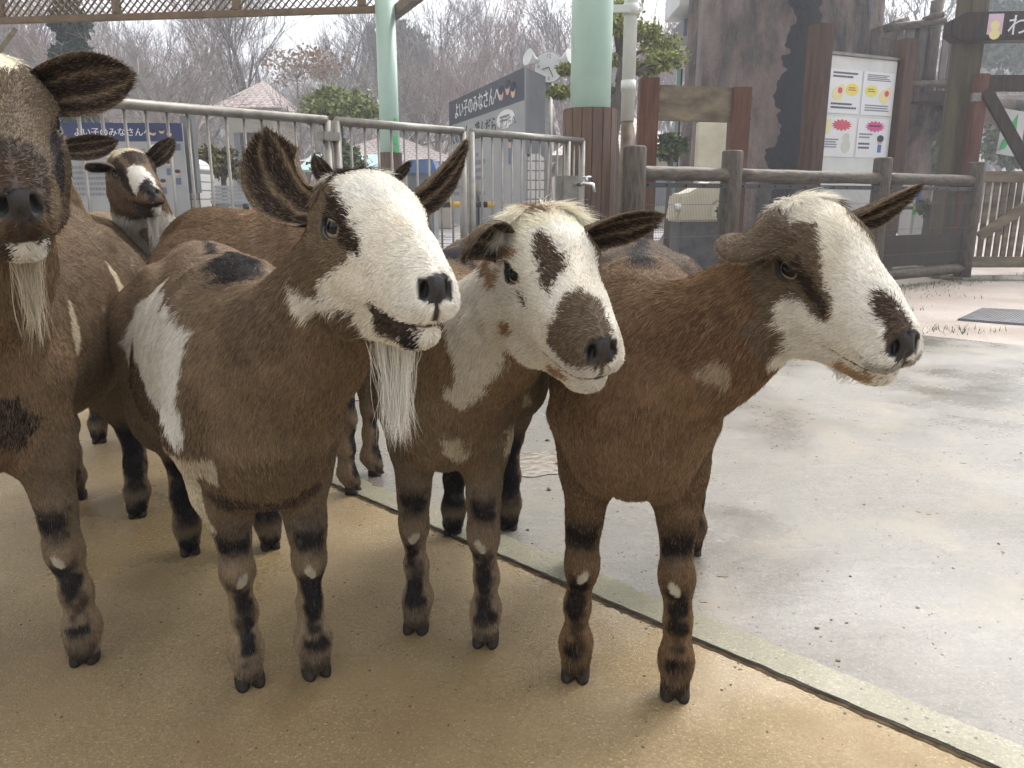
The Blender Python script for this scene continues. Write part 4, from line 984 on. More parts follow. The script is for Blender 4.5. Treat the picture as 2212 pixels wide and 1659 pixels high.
shrub(1565, 462, 6.9, 16, 22, 'small dark conifer beside the cream cart', 'dwarf_conifer', M_DGREEN, 1200, .035, 8)
shrub(872, 120, 40, 60, 60, 'rounded hazy evergreen on the rise right of the far column', 'evergreen_tree', M_DGREEN, 6000, .30, 9, 'tree')
shrub(2170, 60, 27, 110, 90, 'pale misty evergreen above the lettered beam', 'evergreen_tree', leaf_mat('misty green leaves', (.05, .08, .05), (.09, .13, .08), (.15, .19, .12)), 9000, .22, 10, 'tree')
shrub(2010, 330, 17, 60, 95, 'dark evergreen seen between the deck and the gate post', 'evergreen_tree', M_DGREEN, 6000, .12, 11, 'tree')
shrub(2190, 300, 18, 60, 75, 'green hedge-like tree seen through the braced frame', 'evergreen_tree', M_DGREEN, 5000, .13, 14, 'tree')
shrub(15, 150, 34, 90, 70, 'hazy evergreen at the far left beside the dark conifer', 'evergreen_tree', M_DGREEN, 6000, .25, 12, 'tree')
shrub(640, 140, 29, 105, 48, 'bare tree still holding orange brown leaves left of the far column', 'autumn_tree', leaf_mat('dry orange leaves', (.16, .085, .035), (.26, .15, .06), (.34, .22, .10)), 1100, .12, 13, 'tree')
def layered_pine():
    y = 9.6; c = at(1330, 200, y)
    t = empty('layered_pine', (c.x, y, 0), 0, 'clipped evergreen with layered leaf pads behind the downpipe', 'tree')
    mb = MB(); rg = random.Random(7)
    pts = [Vector((0, 0, 0)), Vector((.06, 0, .8)), Vector((-.04, 0, 1.5)), Vector((.08, 0, 2.2)), Vector((.0, 0, 3.2))]
    mb.tube(pts, [.10, .09, .085, .07, .04], 10, jit=.12, rng=rg); pads = []
    for (u, v, rr) in ((1428, 100, 44), (1440, 130, 36), (1395, 70, 30), (1400, 150, 26), (1208, 200, 24), (1222, 150, 16), (1325, 50, 40), (1345, 130, 26), (1320, 260, 24), (1335, 20, 40), (1300, 200, 24)):
        p = at(u, v, y + rg.uniform(-.3, .3)); q = Vector((p.x - c.x, p.y - y, p.z)); r3 = rr / FPX * y
        zz = max(q.z - .25, .3); mb.tube([Vector((.02, 0, zz)), Vector((q.x * .5, q.y * .5, (zz + q.z) / 2 + .04)), q], [.035, .024, .01], 6)
        pads.append((np.array(q), r3))
    me = bpy.data.meshes.new('trunk'); mb.bm.to_mesh(me); mb.bm.free(); me.materials.append(M_BARKD); link(bpy.data.objects.new('trunk', me), t)
    def f(r):
        q, r3 = pads[r.integers(len(pads))]; return q + r.normal(0, .42, 3) * np.array([r3, r3, r3 * .5])
    V, F = leafy(f, 11000, .046, 6)
    mesh_obj('crown', V, F, leaf_mat('bright pine pads', (.10, .14, .035), (.24, .27, .075), (.42, .42, .14)), t, smooth=False)
layered_pine()
# ---------------------------------------------------------------- mist
def haze(density):
    mb = MB(); mb.box((0, 90, 15), (260, 220, 32.2)); m = bpy.data.materials.new('mist'); m.use_nodes = True
    n = m.node_tree.nodes; n.clear(); o = n.new('ShaderNodeOutputMaterial'); v = n.new('ShaderNodeVolumePrincipled')
    v.inputs['Color'].default_value = (.87, .91, 1., 1); v.inputs['Density'].default_value = density; v.inputs['Anisotropy'].default_value = .2
    m.node_tree.links.new(v.outputs[0], o.inputs['Volume'])
    h = mb.build('haze', m); tag(h, kind='stuff')
haze(.0072)

# ---------------------------------------------------------------- goat shapes (distance fields -> one skin mesh)
def smin(a, b, k):
    h = np.maximum(k - np.abs(a - b), 0) / k
    return np.minimum(a, b) - h * h * k * .25
def smax(a, b, k): return -smin(-a, -b, k)
def d_rc(p, a, b, ra, rb):
    a = np.asarray(a, float); ba = np.asarray(b, float) - a
    pa = p - a
    h = np.clip((pa @ ba) / max(ba @ ba, 1e-9), 0, 1)
    return np.linalg.norm(pa - h[..., None] * ba, axis=-1) - (ra + (rb - ra) * h)
def d_el(p, c, r, rotm=None):
    q = p - np.asarray(c, float)
    if rotm is not None: q = q @ rotm
    r = np.asarray(r, float)
    k0 = np.linalg.norm(q / r, axis=-1); k1 = np.linalg.norm(q / (r * r), axis=-1)
    return k0 * (k0 - 1) / np.maximum(k1, 1e-6)
EYE = np.array([.005, .0345, .002]); EYE_R = .0165
def eye_frame(sgn):
    out = np.array([.30, sgn * .95, .10]); out /= np.linalg.norm(out)
    tx = np.array([.95, -sgn * .30, -.22]); tx -= out * (tx @ out); tx /= np.linalg.norm(tx)
    tz = np.cross(tx, out) * sgn
    tz = tz if tz[2] > 0 else -tz
    return out, tx, tz
def d_head(p):
    """head in its own space: x to the nose, y to the goat's left, z up; unit = metres of a 0.2 m head"""
    y = np.abs(p[..., 1]); q = np.stack([p[..., 0], y, p[..., 2]], -1)
    d = d_el(q, (-.030, 0, .004), (.055, .048, .046))
    d = smin(d, d_el(q, (-.004, 0, .012), (.050, .037, .034)), .02)
    d = smin(d, d_el(q, (.000, .0290, .004), (.032, .0185, .024)), .014)          # orbit
    d = smin(d, d_rc(q, (.000, 0, -.004), (.100, 0, -.032), .037, .0225), .024)   # nasal bridge
    d = smin(d, d_rc(q, (-.012, .020, -.042), (.075, .012, -.052), .034, .0215), .02)  # cheek
    d = smin(d, d_el(q, (.045, 0, -.022), (.060, .0315, .039)), .02)
    d = smin(d, d_el(q, (-.036, .022, -.042), (.046, .0285, .052)), .02)          # masseter
    d = smin(d, d_el(q, (.097, 0, -.047), (.033, .028, .027)), .018)
    d = smin(d, d_el(q, (.110, .011, -.052), (.019, .016, .015)), .012)           # upper lip
    d = smin(d, d_el(q, (.113, 0, -.034), (.016, .019, .014)), .010)             # nose pad
    low = d_rc(q, (-.055, .020, -.052), (.005, .018, -.078), .034, .026)
    low = smin(low, d_rc(q, (.005, .015, -.076), (.087, .006, -.081), .025, .0150), .018)
    low = smin(low, d_el(q, (.097, 0, -.081), (.020, .017, .013)), .012)
    d = smin(d, low, .012)
    # mouth slit, nostril, eye socket
    d = smax(d, -d_rc(q, (.054, .036, -.0640), (.105, .026, -.0695), .0016, .0024), .004)
    d = smax(d, -d_rc(q, (.105, .026, -.0695), (.131, .004, -.0670), .0024, .0022), .004)
    d = smax(d, -d_el(q, (.1275, .0115, -.0370), (.010, .0032, .0072), ROT_NOS), .004)
    d = smax(d, -d_rc(q, (.1305, 0, -.042), (.1305, 0, -.060), .0016, .0016), .004)    # philtrum
    d = smax(d, -d_el(q, EYE + np.array([.002, .012, 0]), (.0175, .012, .013)), .006)
    out, tx, tz = EF
    e = q - EYE
    lx, lz = e @ tx, e @ tz
    w = np.sqrt((lx / .0165) ** 2 + ((lz + .0012) / .0084) ** 2) - 1
    lid = smax(np.linalg.norm(e, axis=-1) - .0200, -w * .0085, .003)
    lid = smax(lid, -(np.linalg.norm(e, axis=-1) - .0145), .002)
    d = smin(d, lid, .005)
    return d
EF = eye_frame(1)
_c, _s = math.cos(.7), math.sin(.7)
ROT_NOS = np.array([[_c, -_s, 0], [_s, _c, 0], [0, 0, 1.]]) @ np.array([[math.cos(.5), 0, math.sin(.5)], [0, 1, 0], [-math.sin(.5), 0, math.cos(.5)]])

def rotm(yaw, pitch, roll):
    cy, sy, cp, sp, cr, sr = (f(math.radians(v)) for v in (yaw, pitch, roll) for f in (math.cos, math.sin))
    return (np.array([[cy, -sy, 0], [sy, cy, 0], [0, 0, 1]]) @ np.array([[cp, 0, sp], [0, 1, 0], [-sp, 0, cp]])
            @ np.array([[1, 0, 0], [0, cr, -sr], [0, sr, cr]]))

class Goat:
    """pose: where the feet stand, where the head is; everything else hangs between them"""
    def __init__(g, fore, aim, L, head, feet, withers=.69, chest=.31, fat=1., leg=1., necks=None, hs=1.2, shift=0.):
        g.O = np.array([fore[0], fore[1], 0.])
        a = math.radians(aim); g.f = np.array([math.cos(a), math.sin(a), 0]); g.l = np.array([-g.f[1], g.f[0], 0])
        g.B = np.array([g.f, g.l, [0, 0, 1]])           # rows: body axes in the world
        g.L = L; g.HR = rotm(*head[:3]); g.Ht = np.array(head[3:6]); g.hs = hs
        g.feet = [g.B @ (np.array([x, y, 0]) - g.O) for x, y in feet]    # fore right, fore left, hind right, hind left
        P = []
        zc = (withers + chest) / 2; rz = (withers - chest) / 2
        g.zc = zc
        add = lambda kind, tag, k, *d: P.append((kind, tag, k, d))
        add('el', 'body', .09, (-.09, 0, zc + .005), (.20, .122 * fat, rz))
        add('el', 'body', .06, (.02 + shift, 0, zc - .035), (.10, .105 * fat, rz * .80))
        add('el', 'body', .10, (-.30 * L / .5, 0, zc - .005), (.29 * L / .52, .172 * fat, rz * 1.0))
        add('el', 'body', .06, (-.36 * L / .5, 0, zc - .05), (.20 * L / .52, .165 * fat, rz * .8))
        add('el', 'body', .06, (-L + .01, 0, zc + .055), (.165, .135 * fat, rz * .80))
        add('rc', 'body', .07, (-.10, 0, withers - .055), (-L, 0, withers - .06), .045, .05)
        add('rc', 'body', .03, (-L - .14, 0, withers - .09), (-L - .21, 0, withers - .03), .022, .012)
        hb = g.to_body(g.Ht + g.HR @ (np.array([-.045, 0, -.022]) * hs)); hb2 = g.to_body(g.Ht + g.HR @ (np.array([-.02, 0, -.05]) * hs))
        nb = np.array([-.01, 0, zc + .05]); nb2 = np.array([.03 + shift, 0, zc + .0])
        mid = nb * .5 + hb * .5 + np.array([.0, 0, -.045]) if necks is None else np.array(necks)
        add('rc', 'neck', .06, nb, mid, .098 * fat ** .5, .074)
        add('rc', 'neck', .05, mid, hb, .074, .056)
        add('rc', 'neck', .06, nb2, mid * .4 + hb2 * .6, .103 * fat ** .5, .053)
        g.legs = []
        for i, F in enumerate(g.feet):
            s = -1 if i % 2 == 0 else 1; nm = 'leg%d' % i
            if i < 2:
                sh = np.array([-.015, s * .075 * fat, zc - .06]); el = np.array([-.015 + .3 * F[0], s * .072 * fat * .6 + F[1] * .4, chest + .035])
                kn = el * .45 + F * .55; kn[2] = .212; kn[0] += .012
                cn = F.copy(); cn[2] = .13; cn[0] += .002; fe = F.copy(); fe[2] = .062; fe[0] += .0; ho = F.copy(); ho[2] = .032; ho[0] += .014
                J = [(sh, .070), (el, .041 * leg), (kn, .0232 * leg), (cn, .0190 * leg), (fe, .0235 * leg), (ho, .0225 * leg)]
            else:
                sh = np.array([-L + .0, s * .082 * fat, zc + .02]); st = np.array([-L + .085, s * .095 * fat, chest + .06])
                hk = F.copy(); hk[2] = .225; hk[0] -= .045; cn = F.copy(); cn[2] = .13; cn[0] -= .022
                fe = F.copy(); fe[2] = .065; fe[0] -= .005; ho = F.copy(); ho[2] = .032; ho[0] += .012
                J = [(sh, .125), (st, .085), (hk, .030 * leg), (cn, .022 * leg), (fe, .0250 * leg), (ho, .0225 * leg)]
            g.legs.append(J)
            for (a_, ra), (b_, rb) in zip(J[:-1], J[1:]): add('rc', nm, .035 if a_[2] > .3 else .02, a_, b_, ra, rb)
            add('el', nm, .02, J[2][0] + np.array([.006, 0, 0]) * (1 if i < 2 else -1), (.0165 * leg, .0185 * leg, .034))
        for s in (-1, 1): add('el', 'body', .035, (-.075, s * .098 * fat, zc + .02), (.065, .036, .125)); add('el', 'body', .03, (-L + .03, s * .112 * fat, zc + .05), (.10, .035, .11))
        g.P = P
    def to_body(g, p): return (np.asarray(p) - g.O) @ g.B.T
    def to_world(g, p): return np.asarray(p) @ g.B + g.O
    def to_head(g, p): return (np.asarray(p) - g.Ht) @ g.HR / g.hs
    def from_head(g, p): return np.asarray(p) * g.hs @ g.HR.T + g.Ht
    def prim(g, P, p):
        kind, tag, k, d = P
        return d_rc(p, *d) if kind == 'rc' else d_el(p, *d)
    def field(g, h):
        """distance on a grid in body space"""
        hc = g.to_body(g.Ht)
        lo = np.array([-g.L - .27, -.29, -.01]); hi = np.array([.2, .29, .8])
        lo = np.minimum(lo, hc - .24); hi = np.maximum(hi, hc + .24); lo[2] = -.012
        n = np.ceil((hi - lo) / h).astype(int) + 1
        ax = [lo[i] + h * np.arange(n[i]) for i in range(3)]
        D = np.ones(n, np.float32)
        def block(a, b, m):
            i0 = np.maximum(((np.minimum(a, b) - m - lo) / h).astype(int), 0); i1 = np.minimum(((np.maximum(a, b) + m - lo) / h).astype(int) + 2, n)
            sl = tuple(slice(i0[i], i1[i]) for i in range(3))
            return sl, np.stack(np.meshgrid(*[ax[i][sl[i]] for i in range(3)], indexing='ij'), -1)
        for P in g.P:
            kind, tag, k, d = P
            if kind == 'rc': a, b, m = np.array(d[0]), np.array(d[1]), max(d[2], d[3])
            else: a = np.array(d[0]) - d[1]; b = np.array(d[0]) + d[1]; m = 0
            sl, q = block(a, b, m + k + .03)
            D[sl] = smin(D[sl], g.prim(P, q), k)
        sl, q = block(hc - .2, hc + .2, 0)
        D[sl] = smin(D[sl], d_head(g.to_head(q @ g.B + g.O)) * g.hs, .022)
        return D, lo
    def skin(g, h):
        D, lo = g.field(h)
        V, Q = surface_nets(D)
        return g.to_world(V * h + lo), Q

def surface_nets(D):
    S = D < 0
    n = np.array(D.shape)
    c = [S[i:n[0] - 1 + i, j:n[1] - 1 + j, k:n[2] - 1 + k] for i in (0, 1) for j in (0, 1) for k in (0, 1)]
    tot = sum(x.astype(np.int8) for x in c)
    act = (tot > 0) & (tot < 8)
    I = np.argwhere(act)
    idx = -np.ones(act.shape, np.int64); idx[act] = np.arange(len(I))
    acc = np.zeros((len(I), 3)); cnt = np.zeros(len(I))
    C = [(i, j, k) for i in (0, 1) for j in (0, 1) for k in (0, 1)]
    for a in range(8):
        for b in range(a + 1, 8):
            if sum(abs(np.subtract(C[a], C[b]))) != 1: continue
            da = D[tuple((I + C[a]).T)]; db = D[tuple((I + C[b]).T)]
            m = (da < 0) != (db < 0)
            t = np.where(m, da / np.where(m, da - db, 1), 0)
            pt = np.array(C[a]) + t[:, None] * (np.array(C[b]) - np.array(C[a]))
            acc[m] += pt[m]; cnt[m] += 1
    V = I + acc / cnt[:, None]
    F = []
    for ax in range(3):
        u, v = (ax + 1) % 3, (ax + 2) % 3
        sl0 = [slice(None)] * 3; sl1 = [slice(None)] * 3
        sl0[ax] = slice(0, -1); sl1[ax] = slice(1, None)
        X = S[tuple(sl0)] != S[tuple(sl1)]
        E = np.argwhere(X)
        E = E[(E[:, u] > 0) & (E[:, v] > 0) & (E[:, u] < n[u] - 1) & (E[:, v] < n[v] - 1)]
        flip = S[tuple(E.T)]
        du = np.zeros(3, int); du[u] = 1; dv = np.zeros(3, int); dv[v] = 1
        q = np.stack([idx[tuple((E - du - dv).T)], idx[tuple((E - dv).T)], idx[tuple(E.T)], idx[tuple((E - du).T)]], 1)
        q[~flip] = q[~flip][:, ::-1]
        F.append(q)
    F = np.concatenate(F); F = F[(F >= 0).all(1)]
    return V, F

# ---------------------------------------------------------------- coats
def skin_material():
    m, n, l, b = nodes_of('goat_skin')
    a = n.new('ShaderNodeAttribute'); a.attribute_name = 'tint'
    r = n.new('ShaderNodeAttribute'); r.attribute_name = 'gloss'
    l.new(a.outputs['Color'], b.inputs['Base Color'])
    mr = n.new('ShaderNodeMapRange'); mr.inputs['To Min'].default_value = .75; mr.inputs['To Max'].default_value = .28
    l.new(r.outputs['Fac'], mr.inputs['Value']); l.new(mr.outputs[0], b.inputs['Roughness'])
    nz = n.new('ShaderNodeTexNoise'); nz.inputs['Scale'].default_value = 260; nz.inputs['Detail'].default_value = 4
    bp = n.new('ShaderNodeBump'); bp.inputs['Strength'].default_value = .35; bp.inputs['Distance'].default_value = .002
    tc = n.new('ShaderNodeTexCoord'); l.new(tc.outputs['Object'], nz.inputs['Vector'])
    l.new(nz.outputs['Fac'], bp.inputs['Height']); l.new(bp.outputs[0], b.inputs['Normal'])
    return m
def hair_material():
    m, n, l, b = nodes_of('goat_hair')
    a = n.new('ShaderNodeAttribute'); a.attribute_name = 'tint'
    l.new(a.outputs['Color'], b.inputs['Base Color'])
    b.inputs['Roughness'].default_value = .5; b.inputs['Specular IOR Level'].default_value = .06
    return m
def hoof_material():
    m, n, l, b = nodes_of('hoof_horn')
    nz = n.new('ShaderNodeTexNoise'); nz.inputs['Scale'].default_value = 60; nz.inputs['Detail'].default_value = 6
    cr = n.new('ShaderNodeValToRGB'); cr.color_ramp.elements[0].color = (.012, .010, .009, 1); cr.color_ramp.elements[1].color = (.050, .036, .026, 1)
    tc = n.new('ShaderNodeTexCoord'); l.new(tc.outputs['Object'], nz.inputs['Vector'])
    l.new(nz.outputs['Fac'], cr.inputs['Fac']); l.new(cr.outputs['Color'], b.inputs['Base Color'])
    b.inputs['Roughness'].default_value = .75; b.inputs['Specular IOR Level'].default_value = .2
    return m
def eye_material():
    """local x looks out, y along the slit, z up; unit sphere"""
    m, n, l, b = nodes_of('goat_eye')
    tc = n.new('ShaderNodeTexCoord'); sx = n.new('ShaderNodeSeparateXYZ'); l.new(tc.outputs['Object'], sx.inputs[0])
    def math_(op, a, bb=None, c=None):
        k = n.new('ShaderNodeMath'); k.operation = op
        for i, v in enumerate((a, bb, c)):
            if v is None: continue
            if isinstance(v, (int, float)): k.inputs[i].default_value = v
            else: l.new(v, k.inputs[i])
        return k.outputs[0]
    y, z = sx.outputs['Y'], sx.outputs['Z']
    r = math_('SQRT', math_('ADD', math_('MULTIPLY', y, y), math_('MULTIPLY', z, z)))
    # rounded slot
    py = math_('POWER', math_('ABSOLUTE', math_('DIVIDE', y, .56)), 3.2); pz = math_('POWER', math_('ABSOLUTE', math_('DIVIDE', z, .36)), 3.2)
    pup = n.new('ShaderNodeMapRange'); pup.inputs['From Min'].default_value = .8; pup.inputs['From Max'].default_value = 1.15
    l.new(math_('ADD', py, pz), pup.inputs['Value'])
    nz = n.new('ShaderNodeTexNoise'); nz.inputs['Scale'].default_value = 9; nz.inputs['Detail'].default_value = 5
    l.new(tc.outputs['Object'], nz.inputs['Vector'])
    iris = n.new('ShaderNodeValToRGB'); e = iris.color_ramp.elements
    e[0].position = .3; e[0].color = (.22, .16, .10, 1); e[1].position = .72; e[1].color = (.42, .34, .23, 1)
    l.new(nz.outputs['Fac'], iris.inputs['Fac'])
    ring = n.new('ShaderNodeMapRange'); ring.inputs['From Min'].default_value = .58; ring.inputs['From Max'].default_value = .72
    l.new(r, ring.inputs['Value'])
    m1 = n.new('ShaderNodeMix'); m1.data_type = 'RGBA'; l.new(ring.outputs[0], m1.inputs['Factor'])
    l.new(iris.outputs['Color'], m1.inputs['A']); m1.inputs['B'].default_value = (.055, .042, .036, 1)
    m2 = n.new('ShaderNodeMix'); m2.data_type = 'RGBA'; l.new(pup.outputs[0], m2.inputs['Factor'])
    m2.inputs['A'].default_value = (.003, .004, .007, 1); l.new(m1.outputs['Result'], m2.inputs['B'])
    l.new(m2.outputs['Result'], b.inputs['Base Color'])
    b.inputs['Roughness'].default_value = .03; b.inputs['Specular IOR Level'].default_value = .3
    return m
M_SKIN, M_HAIR, M_HOOF, M_EYE = skin_material(), hair_material(), hoof_material(), eye_material()
WHITE, CREAM = np.array([.80, .775, .71]), np.array([.66, .58, .44])
BROWN, RUST, DARK, BLACK, TAN = np.array([.262, .196, .128]), np.array([.275, .168, .094]), np.array([.052, .034, .023]), np.array([.014, .012, .013]), np.array([.44, .33, .21])
GREY = np.array([.17, .13, .10])
def in_poly(x, y, pts):
    c = np.zeros(len(x), bool); n = len(pts)
    for i in range(n):
        (x0, y0), (x1, y1) = pts[i], pts[i - 1]
        if y0 == y1: continue
        c ^= ((y0 > y) != (y1 > y)) & (x < (x1 - x0) * (y - y0) / (y1 - y0) + x0)
    return c
def chart(q):
    zc = -.03 - .25 * q[:, 0]
    return q[:, 0], np.degrees(np.arctan2(q[:, 1], q[:, 2] - zc))

def strands(name, pos, rad, col, parent):
    """pos (n,k,3), rad (n,k), col (n,k,3): one hair per row"""
    n, k = pos.shape[:2]
    cu = bpy.data.hair_curves.new(name)
    cu.add_curves([k] * n)
    cu.attributes['position'].data.foreach_set('vector', pos.astype(np.float32).ravel())
    a = cu.attributes.get('radius') or cu.attributes.new('radius', 'FLOAT', 'POINT')
    a.data.foreach_set('value', rad.astype(np.float32).ravel())
    a = cu.attributes.new('tint', 'FLOAT_COLOR', 'POINT')
    a.data.foreach_set('color', np.concatenate([col, np.ones((n, k, 1))], -1).astype(np.float32).ravel())
    cu.materials.append(M_HAIR)
    return link(bpy.data.objects.new(name, cu), parent)
def ear_mesh(p0, p1, p2, n0, n2, W, cupk=1., nu=22, nv=15):
    """leaf-shaped cupped ear along a bend p0 p1 p2, its inside facing n0 (base) to n2 (tip). -> verts, quads, (t, v, inside) per vertex"""
    t = np.linspace(0, 1, nu)[:, None]
    c = (1 - t) ** 2 * p0 + 2 * t * (1 - t) * p1 + t * t * p2
    tan = unit(2 * (1 - t) * (p1 - p0) + 2 * t * (p2 - p1))
    nr = unit(n0 * (1 - t) + n2 * t); nr = unit(nr - tan * (nr * tan).sum(1, keepdims=True))
    sd = np.cross(tan, nr)
    tt = t[:, 0]
    wd = W * (.42 + .58 * np.sin(np.pi * np.clip(tt * .68 + .20, 0, 1)) ** 1.2) * np.sqrt(np.clip(1 - np.clip((tt - .42) / .58, 0, 1) ** 2.8, 0, 1))
    wd[-1] = W * .06
    cup = (1.0 * (1 - tt) ** 1.2 + .32) * cupk
    v = np.linspace(-1, 1, nv)
    ang = v[None, :] * (cup * 1.15)[:, None]
    rr = wd / np.maximum(cup * 1.15, .05)
    X = np.sin(ang) * rr[:, None]; Z = (1 - np.cos(ang)) * rr[:, None]
    S = c[:, None] + sd[:, None] * X[..., None] + nr[:, None] * Z[..., None]
    N = -sd[:, None] * np.sin(ang)[..., None] + nr[:, None] * np.cos(ang)[..., None]
    th = .0022 * (1 - np.abs(v) ** 4)[None, :, None] + .0004
    inn, out = S + N * th, S - N * th
    Vv = np.concatenate([inn.reshape(-1, 3), out.reshape(-1, 3)]); m = nu * nv
    q = []
    for i in range(nu - 1):
        for j in range(nv - 1):
            a, b_, c_, d_ = i * nv + j, i * nv + j + 1, (i + 1) * nv + j + 1, (i + 1) * nv + j
            q.append((a, b_, c_, d_)); q.append((m + d_, m + c_, m + b_, m + a))
    rim = [i * nv for i in range(nu)] + [(nu - 1) * nv + j for j in range(1, nv)] + [i * nv + nv - 1 for i in range(nu - 2, -1, -1)]
    for a, b_ in zip(rim[:-1], rim[1:]): q.append((b_, a, m + a, m + b_)[::-1])
    T = np.repeat(tt, nv); VV = np.tile(v, nu)
    info = np.concatenate([np.stack([T, VV, np.ones(m)], 1), np.stack([T, VV, np.zeros(m)], 1)])
    flow = np.repeat(tan, nv, 0); flow = np.concatenate([flow, flow])
    # make faces of the inside look along nr
    k_ = (nu // 2) * (nv - 1) * 2 + (nv // 2) * 2
    a, b_, c_ = (Vv[q[k_][i]] for i in range(3))
    if np.cross(b_ - a, c_ - a) @ nr[nu // 2] < 0: q = [x[::-1] for x in q]
    return Vv, np.array(q), info, flow
def claw(p, f, l, s, h=.018):
    """one claw of a hoof: p = middle of its sole"""
    rings = []
    for z, ln, wd, sh in ((0, .0185, .0108, .000), (.006, .0180, .0112, -.001), (.013, .0150, .0110, -.004), (h, .010, .0095, -.007)):
        a = np.linspace(0, 2 * np.pi, 14, endpoint=False)
        ex = np.sign(np.cos(a)) * np.abs(np.cos(a)) ** .75
        rings.append(p + np.outer(ex * ln * s + sh * s, f) + np.outer(np.sin(a) * wd * s * (1 - .25 * np.maximum(ex, 0)), l) + np.array([0, 0, z * s + .001]))
    V = np.concatenate(rings); k = 14
    F = [(i * k + j, i * k + (j + 1) % k, (i + 1) * k + (j + 1) % k, (i + 1) * k + j) for i in range(3) for j in range(k)]
    V = np.concatenate([V, [rings[0].mean(0)], [rings[3].mean(0)]]); n = len(V)
    F += [(n - 2, (j + 1) % k, j, j) for j in range(k)] + [(n - 1, 3 * k + j, 3 * k + (j + 1) % k, 3 * k + (j + 1) % k) for j in range(k)]
    return V, F

def build_goat(spec, ears, paint, label, h=.004, dens=1., thick=1., seed=1, beard=None, hair_len=None, eyes=(-1, 1)):
    rng = np.random.default_rng(seed)
    g = Goat(**spec)
    V, Q = g.skin(h)
    nb = len(V)
    info = np.full((nb, 3), -1.); eflow = np.zeros((nb, 3))
    for e in ears:
        ev, eq, ei, ef = ear_mesh(*[np.array(x, float) for x in e[:5]], *e[5:])
        Q = np.concatenate([Q, eq + len(V)]); V = np.concatenate([V, ev]); info = np.concatenate([info, ei]); eflow = np.concatenate([eflow, ef])
    is_ear = info[:, 0] >= 0
    A, B_, C_, D_ = (V[Q[:, i]] for i in range(4))
    fn = np.cross(C_ - A, D_ - B_); area = np.linalg.norm(fn, axis=1) * .5
    vn = np.zeros_like(V)
    for i in range(4): np.add.at(vn, Q[:, i], fn)
    vn = unit(vn)
    V[:nb] += vn[:nb] * (.0038 * vnoise(V[:nb], 15., 3.)[:, :1] + .0016 * vnoise(V[:nb], 38., 6.)[:, :1]) * sstep(.10, .16, np.linalg.norm(V[:nb] - g.from_head(np.array([.03, 0, -.03])), axis=1))[:, None]
    hq, bq = g.to_head(V), g.to_body(V)
    # which part of the goat each vertex belongs to
    dh = d_head(hq) * g.hs
    db = np.full(len(V), 9.); leg = np.full(len(V), -1); dl = np.full(len(V), 9.); dk = np.full(len(V), 9.)
    for P in g.P:
        d = g.prim(P, bq)
        if P[1].startswith('leg'):
            i = int(P[1][3]); m = d < dl; dl[m] = d[m]; leg[m] = i
        elif P[1] == 'neck': dk = np.minimum(dk, d)
        else: db = np.minimum(db, d)
    whead = sstep(-.012, .016, np.minimum(np.minimum(db, dk), dl) - dh); whead[is_ear] = 1
    wleg = sstep(-.01, .03, np.minimum(db, dk) - dl) * sstep(.50, .38, bq[:, 2]); wleg[is_ear] = 0
    wneck = sstep(-.02, .04, db - dk)
    hx = hq[:, 0]; sy = np.sign(hq[:, 1])
    # which way the hair lies
    fh = np.stack([-np.ones(len(V)) + .5 * sstep(.07, .12, hx), sy * (.25 + .6 * sstep(.08, .125, hx)), np.where(hq[:, 2] < -.02, -.55, .12) + .0 * hx], 1)
    fh += np.outer(sstep(-.015, -.05, hx) * sstep(.0, .035, hq[:, 2]), [1.3, 0, -.2])       # forelock combs forward
    fh = fh @ g.HR.T
    fb = np.stack([-.85 + .8 * sstep(-.08, .05, bq[:, 0]), np.zeros(len(V)), -.55 - .5 * sstep(-.08, .05, bq[:, 0]) + .5 * sstep(g.zc + .12, g.zc + .2, bq[:, 2])], 1) @ g.B
    hb = g.to_body(g.Ht); nd = unit(np.array([-.02, 0, g.zc]) - hb); fnk = (nd + np.array([-.15, 0, -.55])) @ g.B
    fl = np.array([-.05, 0, -1.]) @ g.B
    flow = fb * (1 - wneck[:, None]) + fnk * wneck[:, None]
    flow = flow * (1 - wleg[:, None]) + fl * wleg[:, None]
    flow = unit(flow) * (1 - whead[:, None]) + unit(fh) * whead[:, None]
    flow[is_ear] = eflow[is_ear] + (info[is_ear, 1:2] * .5) * np.cross(eflow[is_ear], vn[is_ear])
    # how long it is
    Lh = .0065 + .006 * sstep(.05, -.02, hx) + .006 * sstep(-.04, -.08, hq[:, 2]) * sstep(.09, .04, hx) + .012 * sstep(-.01, -.05, hx) * sstep(.02, .045, hq[:, 2])
    Lb = .0120 + .004 * sstep(g.zc + .12, g.zc + .19, bq[:, 2])
    Ll = .0075 + .0045 * sstep(.10, .05, bq[:, 2])
    L = Lb * (1 - wleg) + Ll * wleg
    L = L * (1 - whead) + Lh * whead
    if hair_len is not None: L = hair_len(L, hq, whead)
    L[is_ear] = np.where(info[is_ear, 2] > 0, .0085, .0068) * (1 - .45 * sstep(.8, 1, np.abs(info[is_ear, 1])))
    # bare places: nose, eyes, callus
    ey = hq.copy(); ey[:, 1] = np.abs(ey[:, 1]); eo = EF[0]
    de = np.linalg.norm((ey - EYE)[:, [0, 2]] * [1, 1.35], axis=1); near_eye = (np.linalg.norm(ey - EYE, axis=1) < .03)
    xx, th = chart(hq)
    nose = ((xx > .1190) & (np.abs(hq[:, 1]) < .0150 + .30 * (hq[:, 2] + .040)) & (hq[:, 2] > -.0475) & (hq[:, 2] < -.0235) | (xx > .118) & (np.abs(hq[:, 1]) < .0026) & (hq[:, 2] < -.03) & (hq[:, 2] > -.064)) & ~is_ear & (whead > .5)
    mouthl = (np.abs(hq[:, 2] + (.0640 + np.clip((xx - .054) * .108, 0, .0055))) < .0024) & (xx > .056) & ~is_ear & (whead > .5)
